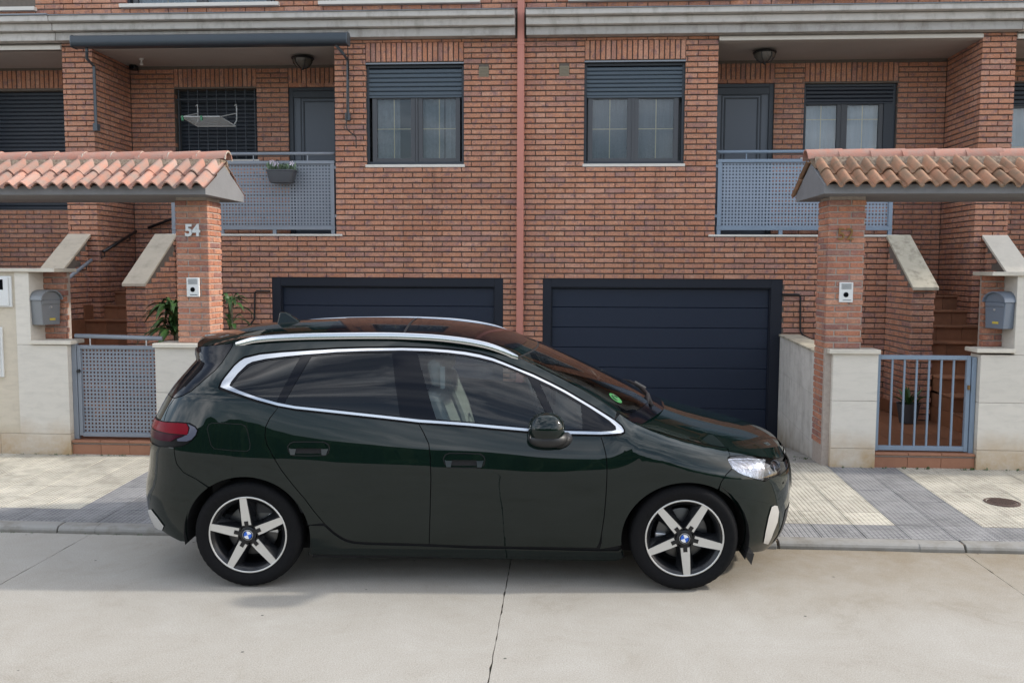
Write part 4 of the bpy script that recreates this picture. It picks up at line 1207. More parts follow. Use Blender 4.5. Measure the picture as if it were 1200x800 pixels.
    # ---- canopy over the gate
    N = thing('gate_canopy', (s * 4.4, -2.6, 2.64), "small roof of pinkish clay tiles over the gate of number 54" if left else "small roof of brown shade-toned clay tiles over the gate of number 52", "roof", "tiled gate canopies")
    e0 = 2.80 if left else 2.825
    far = 6.6
    beam = [(-3.08, 2.64), (-2.10, 2.64), (-2.10, 2.725), (-2.60, 2.955), (-3.08, 2.725)]
    MB().prism(beam, 'x', *X(e0, far)).obj('beam', M_RENDER, N, bevel=.004)
    tm = M_TILE if left else M_RTILE
    # S-profile tile, 0.137 across, laid in two courses each side
    TL, TW, nseg = .305, .1405, 14
    vs = []
    for yy in (0, TL):
        for lvl in (0, -.015):
            for k in range(nseg + 1):
                u = k / nseg
                zz = .046 * math.sin(math.pi * u / .70)**.8 if u < .70 else -.012 * math.sin(math.pi * (u - .70) / .30)
                vs.append(((u - .35) * TW, yy, zz + lvl))
    m_ = nseg + 1
    fs = []
    for k in range(nseg):
        fs += [(k, k + 1, 2 * m_ + k + 1, 2 * m_ + k), (m_ + k + 1, m_ + k, 3 * m_ + k, 3 * m_ + k + 1), (k + 1, k, m_ + k, m_ + k + 1), (2 * m_ + k, 2 * m_ + k + 1, 3 * m_ + k + 1, 3 * m_ + k)]
    tmb = MB(); tmb.add(vs, fs)
    tme = tmb.mesh('roof_tile', tm, smooth=True); sharp_by_angle(tme, 45)
    sl = math.atan2(.232, .50)
    rot_f = Matrix.Rotation(sl, 4, 'X')
    rot_b = Matrix.Rotation(math.pi, 4, 'Z') @ Matrix.Rotation(sl, 4, 'X')
    ncol = int((far - e0 - .08) / .1375)
    pm = world_of(N).inverted()
    rt = random.Random(11 + s)
    for c in range(ncol):
        x = s * (e0 + .055 + c * .1375)
        for row in range(2):
            for fb in (0, 1):
                if fb and c > 4: continue
                dy = .255 * row
                y = -3.155 + dy * math.cos(sl) if not fb else -2.045 - dy * math.cos(sl)
                z = 2.712 + dy * math.sin(sl) + .030 * row
                o = bpy.data.objects.new('roof_tile', tme); C.objects.link(o)
                o.matrix_world = Matrix.Translation((x + rt.uniform(-.004, .004), y + rt.uniform(-.014, .014), z + rt.uniform(-.004, .004))) @ (rot_b if fb else rot_f) @ Matrix.Rotation(.03, 4, 'X') @ Matrix.Rotation(rt.uniform(-.03, .03), 4, 'Y') @ Matrix.Rotation(rt.uniform(-.02, .02), 4, 'Z')
                o.parent = N; o.matrix_parent_inverse = pm
    bm_ = MB(); bm_.prism([(-2.76, 2.90), (-2.44, 2.90), (-2.50, 3.012), (-2.70, 3.012)], 'x', *X(e0 + .01, far)); bm_.obj('mortar_bed', M_BED, N)
    rd = MB()
    nn = 12
    vs, fs = [], []
    for t, rr in ((0, .100), (1, .082)):
        for lv in (0, .014):
            for k in range(nn + 1):
                a = math.pi * k / nn
                vs.append((t * .335, -math.cos(a) * (rr - lv), math.sin(a) * (rr - lv)))
    q_ = nn + 1
    for k in range(nn):
        fs += [(k, k + 1, 2 * q_ + k + 1, 2 * q_ + k)[::-1], (q_ + k, q_ + k + 1, 3 * q_ + k + 1, 3 * q_ + k), (k, k + 1, q_ + k + 1, q_ + k), (2 * q_ + k, 2 * q_ + k + 1, 3 * q_ + k + 1, 3 * q_ + k)[::-1]]
    fs += [(0, q_, 3 * q_, 2 * q_), (nn, 2 * q_ + nn, 3 * q_ + nn, q_ + nn)]
    rd.add(vs, fs)
    rme = rd.mesh('ridge_tile', M_RIDGE, smooth=True); sharp_by_angle(rme, 50)
    xr_ = e0 - .05
    k = 0
    while xr_ < far - .3:
        o = bpy.data.objects.new('ridge_tile', rme); C.objects.link(o)
        tilt = .095
        if left:   # wide end towards the far side, rising towards the gable end
            o.matrix_world = Matrix.Translation((-(xr_ + .335), -2.60, 2.992)) @ Matrix.Rotation(-tilt, 4, 'Y') @ Matrix.Rotation(rt.uniform(-.02, .02), 4, 'Z')
        else:
            o.matrix_world = Matrix.Translation((xr_, -2.60, 2.992)) @ Matrix.Rotation(-tilt * .8, 4, 'Y') @ Matrix.Rotation(rt.uniform(-.02, .02), 4, 'Z')
        o.parent = N; o.matrix_parent_inverse = pm
        if left:
            jm = MB(); jm.tube([(-(xr_) - .012, -2.60 - math.cos(math.pi * j / 10) * .086, 2.992 + .018 + math.sin(math.pi * j / 10) * .082) for j in range(11)], .008, 6)
            jm.obj('ridge_mortar', M_BEDP, N)
        xr_ += .2855 if left else .2885
    # ---- intercom
    ix, iz = (-3.068, 1.777) if left else (3.134, 1.760)
    I = thing('intercom', (ix, -2.775, iz), "white door intercom on the sunlit left pillar" if left else "white door intercom on the right pillar above the barred gate", "intercom", "door intercoms")
    MB().box(ix - .062, ix + .062, -2.792, -2.770, iz - .093, iz + .093).obj('housing', M_WHITEP, I, bevel=.004)
    g = MB()
    for k in range(6): g.box(ix - .045, ix + .045, -2.7945, -2.7921, iz + .030 + k * .009, iz + .0345 + k * .009)
    g.obj('speaker_grille', M_GALV, I)
    MB().lathe([(0, -2.798), (.020, -2.798), (.024, -2.7925)], axis='y', n=20, origin=(ix - .002, 0, iz - .022)).obj('camera_lens', M_GLOSSB, I)
    MB().box(ix - .03, ix + .045, -2.7945, -2.7921, iz - .076, iz - .068).obj('name_strip', M_GALV, I)
    # ---- house number
    nx, nz = (-3.062, 2.328) if left else (3.113, 2.30)
    Nn = thing('house_number', (nx, -2.78, nz), "pale metal house number 54 on the left pillar" if left else "dull bronze house number 52 on the right pillar", "number", "house numbers")
    size = .155
    for q, ch in enumerate(num):
        cu = bpy.data.curves.new('digit', 'FONT'); cu.body = ch; cu.size = size; cu.extrude = .006; cu.offset = .006 if left else 0.0; cu.align_x = 'CENTER'; cu.resolution_u = 4
        tmp = bpy.data.objects.new('digit', cu); C.objects.link(tmp)
        dg = bpy.context.evaluated_depsgraph_get()
        me = bpy.data.meshes.new_from_object(tmp.evaluated_get(dg))
        bpy.data.objects.remove(tmp)
        me.materials.clear(); me.materials.append(M_ALU if left else M_BRASS)
        o = bpy.data.objects.new('digit', me); C.objects.link(o)
        o.matrix_world = Matrix.Translation((nx + (-.036 if q == 0 else .036) * (1 if left else 1.1), -2.782, nz - .055)) @ Matrix.Rotation(R(90), 4, 'X')
        o.parent = Nn; o.matrix_parent_inverse = world_of(Nn).inverted()
    # ---- mailbox
    mx, mz = (-4.60, 1.40) if left else (4.575, 1.43)
    ang = R(70) if left else R(-66)
    Mx = thing('mailbox', (mx, -2.71 if left else -2.70, mz), "grey metal mailbox with a rounded lid on the brick pier by the meter wall" if left else "blue grey metal mailbox with a rounded lid at the right edge", "mailbox", "round topped mailboxes")
    def arch(w, z0, z1, n=12):
        return [(-w, z0), (w, z0)] + [(w * math.cos(math.pi * k / n), z1 + w * math.sin(math.pi * k / n) * .75) for k in range(n + 1)]
    mm = M_GALV if left else M_MBLUE
    o = MB().prism([(-.098, .0), (.098, .0), (.112, .245), (-.112, .245)], 'y', -.075, .075).obj('box', mm, None, bevel=.006)
    lid = MB(); n = 14
    pts = [(.124 * math.cos(math.pi * k / n), .245 + .10 * math.sin(math.pi * k / n)) for k in range(n + 1)]
    inn = [(.112 * math.cos(math.pi * k / n), .245 + .088 * math.sin(math.pi * k / n)) for k in range(n + 1)]
    vs = []
    for y in (-.10, .078):
        vs += [(p[0], y, p[1]) for p in pts] + [(p[0], y, p[1]) for p in inn]
    q_ = n + 1; fs = []
    for k in range(n):
        fs += [(k, k + 1, 2 * q_ + k + 1, 2 * q_ + k), (q_ + k + 1, q_ + k, 3 * q_ + k, 3 * q_ + k + 1), (k + 1, k, q_ + k, q_ + k + 1), (2 * q_ + k, 2 * q_ + k + 1, 3 * q_ + k + 1, 3 * q_ + k)]
    lid.add(vs, fs)
    lo = lid.obj('lid', mm, None, smooth=True, auto=40)
    fc = MB().prism([(.11 * math.cos(math.pi * k / n), .246 + .085 * math.sin(math.pi * k / n)) for k in range(n + 1)], 'y', -.070, .07).obj('front_plate', mm, None)
    fl = MB().box(-.10, .10, -.084, -.077, .205, .24).obj('flap', mm, None, bevel=.003)
    lk = MB().lathe([(0, -.086), (.010, -.086), (.011, -.076)], axis='y', n=12, origin=(.0, 0, .175)).obj('lock', M_ALU, None)
    lb = MB().box(-.02, .045, -.0785, -.076, .045, .065).obj('label', M_YEL, None)
    for p in (o, lo, fc, fl, lk, lb):
        p.parent = Mx
    Mx.rotation_euler.z = ang
    # ---- plants in the bed
    def spiky(x, y, z, n, L, label, name='spiky_plant', w=.05):
        pl = thing(name, (x, y, z), label, "plant", "plants in the front beds")
        rp = random.Random(int(abs(x) * 100) + n)
        for k in range(n):
            a = rp.uniform(0, 6.283); el = rp.uniform(.5, 1.45); l = L * rp.uniform(.6, 1.15)
            d = Vector((math.cos(a), math.sin(a), 0)); sd = Vector((-math.sin(a), math.cos(a), 0)); lift = -rp.uniform(0, .28) * (k % 2)
            mb = MB(); vs = []; ns = 7
            for j in range(ns + 1):
                t = j / ns
                p = d * (l * t * math.cos(el) + .03) + Vector((0, 0, 1)) * (l * (t * math.sin(el) - .85 * t * t) + lift)
                ww = w * math.sin(math.pi * min(1, .12 + t * .88)) + .002
                vs += [p - sd * ww, p + Vector((0, 0, -.012 * math.sin(math.pi * t))), p + sd * ww]
            fs = []
            for j in range(ns): fs += [(3 * j, 3 * j + 1, 3 * j + 4, 3 * j + 3), (3 * j + 1, 3 * j + 2, 3 * j + 5, 3 * j + 4)]
            mb.add([v + Vector((x, y, z)) for v in vs], fs)
            mb.obj('leaf', M_LEAF, pl, smooth=True)
        MB().tube([(x, y, .55), (x + .01, y, 1.0), (x, y, z + .03)], [.035, .03, .025], 8).obj('stem', M_SOIL, pl)
        MB().lathe([(0, .25), (.13, .25), (.18, .58), (.19, .60), (.17, .59), (.16, .55), (0, .55)], n=20, origin=(x, y, 0)).obj('pot', M_POT, pl, auto=40)
        return pl
    if left:
        spiky(-3.72, -1.75, 1.50, 110, .46, "arching green strap-leaved plant between the parapet and pillar 54", w=.030)
        spiky(-3.16, -1.6, 1.60, 26, .34, "smaller green plant peeking out right of pillar 54", w=.026)
        hr = thing('stair_handrail', (-5.3, -.6, 1.8), "grey tube handrail climbing the left stair wall", "handrail")
        MB().tube([(-5.50, -1.05, 1.70), (-5.50, -.18, 2.06)], .022, 10).obj('lower_rail', M_STEEL, hr, smooth=True)
        MB().tube([(-5.45, .03, 2.17), (-5.45, .93, 2.47)], .020, 10).obj('middle_rail', M_BTRIM, hr, smooth=True)
        MB().tube([(-5.28, .94, 2.52), (-4.95, .94, 2.64), (-4.75, .94, 2.70)], .020, 10).obj('upper_rail', M_BTRIM, hr, smooth=True)
        g = MB()
        for p in ((-5.50, -.85, 1.78), (-5.50, -.3, 2.01), (-5.45, .06, 2.175), (-5.45, .75, 2.41)):
            g.tube([p, (p[0], p[1], p[2] - .07), (-5.62 if p[1] < 0 else -5.50, p[1], p[2] - .08)], .008, 6)
        g.obj('bracket', M_BTRIM, hr)
    else:
        pp = thing('potted_plant', (4.36, -.95, .30), "dark pot with a small plant at the foot of the parapet behind the barred gate", "plant")
        MB().lathe([(0, .02), (.09, .02), (.125, .22), (.13, .24), (.115, .235), (.11, .20), (0, .20)], n=18, origin=(4.40, -1.05, .24)).obj('pot', M_POT, pp, auto=40)
        rp = random.Random(5)
        for k in range(26):
            a, e, l = rp.uniform(0, 6.28), rp.uniform(.5, 1.4), rp.uniform(.14, .30)
            d = Vector((math.cos(a) * math.cos(e), math.sin(a) * math.cos(e), math.sin(e))); sd = Vector((-math.sin(a), math.cos(a), 0)) * .022
            b0 = Vector((4.40, -1.05, .45))
            MB().add([b0, b0 + d * l * .55 - sd, b0 + d * l - Vector((0, 0, .03)), b0 + d * l * .55 + sd], [(0, 1, 2, 3)]).obj('leaf', M_LEAF, pp)
    # ---- pipe on the facade beside the garage
    cb = thing('conduit', (s * 3.4, -.03, 1.4), "thin dark conduit bent down the brick left of the garage door of number 54" if left else "thin dark conduit bent down the brick right of the garage door of number 52", "pipe", "wall conduits")
    if left: pts = [(-3.24, -.02, 1.674), (-3.42, -.02, 1.674), (-3.44, -.02, 1.65), (-3.452, -.02, 1.32), (-3.50, -.03, 1.25), (-3.60, -.04, 1.17)]
    else: pts = [(3.22, -.02, 1.666), (3.42, -.02, 1.666), (3.437, -.02, 1.64), (3.447, -.02, 1.22), (3.47, -.03, 1.17), (3.56, -.04, 1.12)]
    MB().tube(pts, .011, 8).obj('pipe', M_DARK, cb, smooth=True)

M_CREAM = stone_mat("cream_render", (.62, .55, .44), (.40, .29, .15), (.05, .55), .12)
M_MBLUE = mat("blue_grey_metal", (.16, .19, .235), .4, metal=.2)
front(-1); front(1)

# meter boxes on the tall left wall
for (x0, x1, z0, z1, lab, win_) in ((-5.30, -4.872, 1.575, 1.878, "white meter box with a small dark window, the upper one on the cream wall", True), (-5.45, -4.985, .885, 1.378, "white meter box, the lower one on the cream wall", False)):
    q = thing('meter_box', (x1 - .1, -2.81, (z0 + z1) / 2), lab, "meter box", "meter boxes on the street wall")
    MB().box(x0, x1, -2.825, -2.803, z0, z1).obj('frame', M_WHITEP, q, bevel=.004)
    MB().box(x0 + .02, x1 - .022, -2.838, -2.8255, z0 + .012, z1 - .012).obj('door', M_WHITEP, q, bevel=.004)
    if win_: MB().box(-5.02, -4.945, -2.841, -2.8385, 1.745, 1.845).obj('meter_window', M_GLOSSB, q, bevel=.004)

# ------------------------------------------------------------------ things on the balconies
aw = thing('awning', (-3.8, -.33, 4.75), "rolled up slate grey awning cassette across the left porch", "awning")
prof = [(-.43, 4.71), (-.42, 4.675), (-.39, 4.66), (-.28, 4.66), (-.26, 4.69), (-.26, 4.775), (-.29, 4.80), (-.38, 4.80), (-.42, 4.78)]
MB().prism(prof, 'x', -5.535, -2.115).obj('cassette', M_AWN, aw, auto=50)
for x in (-5.545, -2.122): MB().prism([(p[0] * 1.02 + .007, (p[1] - 4.73) * 1.10 + 4.73) for p in prof], 'x', x, x + .014).obj('end_cap', M_AWNF, aw)
MB().tube([(-5.385, -.33, 4.665), (-5.385, -.33, 4.63), (-5.43, -.25, 4.55), (-5.445, -.06, 4.50), (-5.45, -.05, 3.73)], .019, 8).obj('arm', M_AWNF, aw)
MB().box(-5.478, -5.422, -.075, -.003, 3.70, 3.79).obj('arm_bracket', M_AWNF, aw)
MB().tube([(-2.26, -.33, 4.68), (-2.26, -.33, 4.655), (-2.20, -.25, 4.58), (-2.19, -.06, 4.54), (-2.20, -.05, 3.84)], .019, 8).obj('arm', M_AWNF, aw)
MB().box(-2.228, -2.172, -.075, -.003, 3.81, 3.90).obj('arm_bracket', M_AWNF, aw)
MB().tube([(-2.13, -.30, 4.70), (-2.135, -.28, 4.56), (-2.17, -.10, 4.3), (-2.215, -.08, 3.75), (-2.20, -.08, 3.69), (-2.09, -.09, 3.60), (-2.09, -.09, 3.46)], .008, 6).obj('crank', M_BTRIM, aw)

def lamp(x, y, label):
    q = thing('porch_lamp', (x, y, 4.72), label, "lamp", "porch ceiling lamps")
    MB().lathe([(0, 4.725), (.10, 4.724), (.145, 4.705), (.15, 4.690), (.135, 4.683)], n=20, origin=(x, y, 0)).obj('canopy', M_BTRIM, q, auto=40)
    MB().lathe([(.128, 4.684), (.120, 4.64), (.085, 4.595), (.04, 4.575), (0, 4.572)], n=20, origin=(x, y, 0)).obj('shade', M_LGLASS, q, smooth=True)
    g = MB()
    for k in range(6):
        a = k * math.pi / 3
        g.tube([(x + math.cos(a) * r, y + math.sin(a) * r, z) for r, z in ((.134, 4.684), (.126, 4.64), (.09, 4.593), (.03, 4.570))], .005, 5)
    g.lathe([(0, 4.575), (.02, 4.57), (.012, 4.55), (0, 4.545)], n=10, origin=(x, y, 0))
    g.obj('cage', M_BTRIM, q)
M_LGLASS = mat("smoky_lamp_glass", (.10, .09, .08), .15)
lamp(-2.92, .48, "dark lantern under the left porch ceiling near the awning end")
lamp(3.02, .42, "dark lantern under the right porch ceiling")

ar = thing('clothes_airer', (-4.3, .75, 4.0), "white wire clothes airer with green clips hooked on the window bars", "airer")
g = MB()
zt, zl = 4.0, 3.91
for x in (-4.545, -4.0): g.tube([(x - .03, .98, 4.19), (x, .96, 4.20), (x + .01, .95, 4.15), (x + .015, .93, 3.985), (x - .01, .90, 3.92)], .008, 6)
for x in (-4.545, -4.0): g.tube([(x + .01, .94, 4.08), (x - .07, .60, 3.98)], .007, 6)
fr_ = [(-4.62, .60, 3.98), (-4.09, .60, 3.98), (-3.99, .90, 3.90), (-4.52, .90, 3.90), (-4.62, .60, 3.98)]
g.tube(fr_, .009, 6)
for k in range(1, 9):
    t = k / 9
    a = Vector(fr_[0]).lerp(Vector(fr_[3]), t); b = Vector(fr_[1]).lerp(Vector(fr_[2]), t)
    g.tube([a, b], .005, 5)
g.obj('frame', M_WIRE, ar)
for x in (-4.60, -4.34):
    MB().box(x - .012, x + .012, .585, .612, 3.93, 3.992).obj('clip', M_GREENP, ar)

fp = thing('flower_pot', (-3.04, -.06, 3.05), "dark balcony trough with succulents and pale flowers hung on the left railing", "flower pot")
mb = MB(); vs = []
for (w, d, z) in ((.135, .075, 3.035), (.150, .085, 3.06), (.178, .100, 3.175), (.186, .106, 3.178), (.186, .106, 3.195), (.165, .088, 3.195), (.16, .084, 3.15)):
    n = 24
    for k in range(n):
        a = 2 * math.pi * k / n
        ca, sa = math.cos(a), math.sin(a)
        vs.append((-3.043 + w * math.copysign(abs(ca) ** .45, ca), -.085 + d * math.copysign(abs(sa) ** .45, sa), z))
n = 24
fs = [(i * n + k, i * n + (k + 1) % n, (i + 1) * n + (k + 1) % n, (i + 1) * n + k) for i in range(6) for k in range(n)] + [tuple(range(n))[::-1], tuple(6 * n + k for k in range(n))]
mb.add(vs, fs); mb.obj('trough', M_POT, fp, auto=35)
hk = MB(); hk.tube([(-3.13, -.01, 3.19), (-3.13, .0, 3.335), (-3.13, .08, 3.335)], .006, 6); hk.tube([(-2.96, -.01, 3.19), (-2.96, .0, 3.335), (-2.96, .08, 3.335)], .006, 6); hk.obj('hook', M_BTRIM, fp)
rp = random.Random(9)
for k in range(120):
    b0 = Vector((-3.043 + rp.uniform(-.16, .16), -.085 + rp.uniform(-.08, .08), 3.17))
    a, e, l = rp.uniform(0, 6.28), rp.uniform(.55, 1.5), rp.uniform(.05, .15)
    d = Vector((math.cos(a) * math.cos(e), math.sin(a) * math.cos(e), math.sin(e))); sd = Vector((-math.sin(a), math.cos(a), 0)) * .014; up = Vector((0, 0, .006))
    MB().add([b0, b0 + d * l * .6 - sd, b0 + d * l, b0 + d * l * .6 + sd, b0 + d * l * .5 - up], [(0, 4, 1), (4, 2, 1), (4, 3, 2), (0, 3, 4)]).obj('leaf', M_SUCC, fp)
for k in range(7):
    x, y, z = -3.043 + rp.choice((-.12, -.10, -.09, .11, .12)) + rp.uniform(-.03, .03), -.10 + rp.uniform(-.05, .05), 3.29 + rp.uniform(-.03, .03)
    mb = MB()
    for j in range(5):
        a = j * 1.2566
        mb.add([(x, y, z), (x + .028 * math.cos(a - .4), y - .01, z + .028 * math.sin(a - .4)), (x + .034 * math.cos(a), y - .014, z + .034 * math.sin(a)), (x + .028 * math.cos(a + .4), y - .01, z + .028 * math.sin(a + .4))], [(0, 1, 2, 3)])
    mb.obj('flower', M_PETAL, fp)

pc = thing('porch_camera', (-5.40, .92, 4.66), "small black camera in the far upper corner of the left porch", "camera")
MB().box(-5.45, -5.36, .86, .96, 4.665, 4.73).obj('housing', M_DARK, pc, bevel=.01)
MB().lathe([(0, .835), (.022, .835), (.024, .862)], axis='y', n=14, origin=(-5.405, 0, 4.695)).obj('lens', M_GLOSSB, pc)
hk_ = thing('ceiling_hook', (-5.12, .55, 4.70), "small white fitting hanging from the left porch ceiling", "hook")
mb = MB(); mb.lathe([(0, 4.735), (.03, 4.735), (.028, 4.72), (.012, 4.71), (.012, 4.68), (.024, 4.665), (.02, 4.65), (0, 4.648)], n=12, origin=(-5.12, .55, 0))
mb.obj('body', M_WHITEP, hk_)
# ------------------------------------------------------------------ the car: one smooth side surface y(x, z)
def pchip(xs, ys):
    x = np.array(xs, float); y = np.array(ys, float)
    h = np.diff(x); d = np.diff(y) / h
    m = np.zeros_like(y)
    for i in range(1, len(x) - 1):
        if d[i - 1] * d[i] > 0:
            w1, w2 = 2 * h[i] + h[i - 1], h[i] + 2 * h[i - 1]
            m[i] = (w1 + w2) / (w1 / d[i - 1] + w2 / d[i])
    m[0], m[-1] = d[0], d[-1]
    def f(q):
        q = np.asarray(q, float)
        qc = np.clip(q, x[0], x[-1])
        i = np.clip(np.searchsorted(x, qc) - 1, 0, len(h) - 1)
        t = (qc - x[i]) / h[i]
        return (2 * t**3 - 3 * t**2 + 1) * y[i] + (t**3 - 2 * t**2 + t) * h[i] * m[i] + (-2 * t**3 + 3 * t**2) * y[i + 1] + (t**3 - t**2) * h[i] * m[i + 1]
    return f
zT = pchip([-2.2, -1.86, -1.69, -1.48, -1.2, -.93, -.53, -.26, .008, .142, .298, .42, .605, .806, .949, 1.042, 1.248, 1.438, 1.613, 1.755, 1.886, 2.0, 2.12, 2.3],
           [1.40, 1.425, 1.452, 1.48, 1.509, 1.521, 1.525, 1.508, 1.477, 1.456, 1.412, 1.358, 1.268, 1.160, 1.068, 1.012, .945, .893, .855, .832, .815, .795, .765, .73])
zB = pchip([-2.2, -1.6, -1.3, -1.03, -.5, -.28, .02, .37, .62, .94, 1.3, 2.3], [1.17, 1.165, 1.145, 1.108, 1.056, 1.031, 1.013, .983, .969, .965, .93, .7])
fA = pchip([.10, .19, .25, .28, .34, .45, .58, .9], [.14, .085, .046, .038, .024, .009, 0, 0])
fB = pchip([.60, .68, .76, .84, .92, 1.0, 1.1], [0, .001, .006, .018, .037, .060, .092])
XF = pchip([.0, .10, .17, .24, .32, .45, .56, .68, .74, .79, .85, .95, 1.1, 1.6], [1.99, 2.055, 2.105, 2.135, 2.155, 2.168, 2.165, 2.15, 2.13, 2.105, 2.085, 2.05, 2.0, 1.9])
XR = pchip([.0, .15, .24, .33, .42, .50, .57, .61, .70, .85, .94, 1.05, 1.15, 1.23, 1.30, 1.36, 1.40, 1.46, 1.55], [-1.92, -1.97, -2.08, -2.130, -2.155, -2.160, -2.152, -2.143, -2.125, -2.115, -2.10, -2.045, -1.985, -1.925, -1.87, -1.83, -1.865, -1.86, -1.84])
def sstep(a, b, x):
    t = np.clip((x - a) / (b - a), 0, 1)
    return t * t * (3 - 2 * t)
XSF, XSR, NF, NR = 1.20, -1.30, 2.35, 3.1
def cfac(x, z):
    xf, xr = XF(z), XR(z)
    tf = np.clip((x - XSF) / (xf - XSF), 0, .9999)
    tr = np.clip((XSR - x) / (XSR - xr), 0, .9999)
    return (1 - tf**NF)**(1 / NF) * (1 - tr**NR)**(1 / NR)
def ylow(x, z, wcab):
    zb = zB(x)
    zn = np.where(z > .68, .68 + (z - .68) * .32 / np.maximum(zb - .68, .05), z)
    return .908 - fA(z) - fB(zn) * wcab
def yside(x, z):
    """half width of the body at station x, height z"""
    x = np.asarray(x, float); z = np.asarray(z, float)
    zt = zT(x)
    wh = sstep(.80, 1.20, x)                 # 0 cabin, 1 bonnet
    z1 = zB(x) * (1 - wh) + (zt - .20) * wh
    wcab = 1 - wh * .75
    y1 = ylow(x, z1, wcab)
    yT = (.585 + .045 * sstep(.2, .6, x) + .085 * sstep(.55, 1.05, x)) * (1 - wh) + .735 * wh - .03 * sstep(-.9, -1.6, x)
    L = np.maximum(zt - z1, .02)
    v = np.clip((z - z1) / L, 0, 1.0)
    dz = 1e-3
    m1 = (y1 - ylow(x, z1 - dz, wcab)) / dz * L
    mT = (-.95 * (1 - wh) - 2.6 * wh) * L
    hy = (2 * v**3 - 3 * v**2 + 1) * y1 + (v**3 - 2 * v**2 + v) * m1 + (-2 * v**3 + 3 * v**2) * yT + (v**3 - v**2) * mT
    y = np.where(z > z1, hy, ylow(x, z, wcab))
    # wheel arch lips and haunch
    for cx in (-1.335,):
        r = np.hypot(x - cx, z - .335)
        y = y + .002 * np.exp(-((r - .385) / .05)**2) * (z < z1)
    # swage running from the tail light along the doors
    y = y + .003 * np.exp(-((z - (.815 - .045 * (x + 1.3))) / .035)**2) * sstep(1.0, .2, x) * (z < z1)
    return y * cfac(x, z)
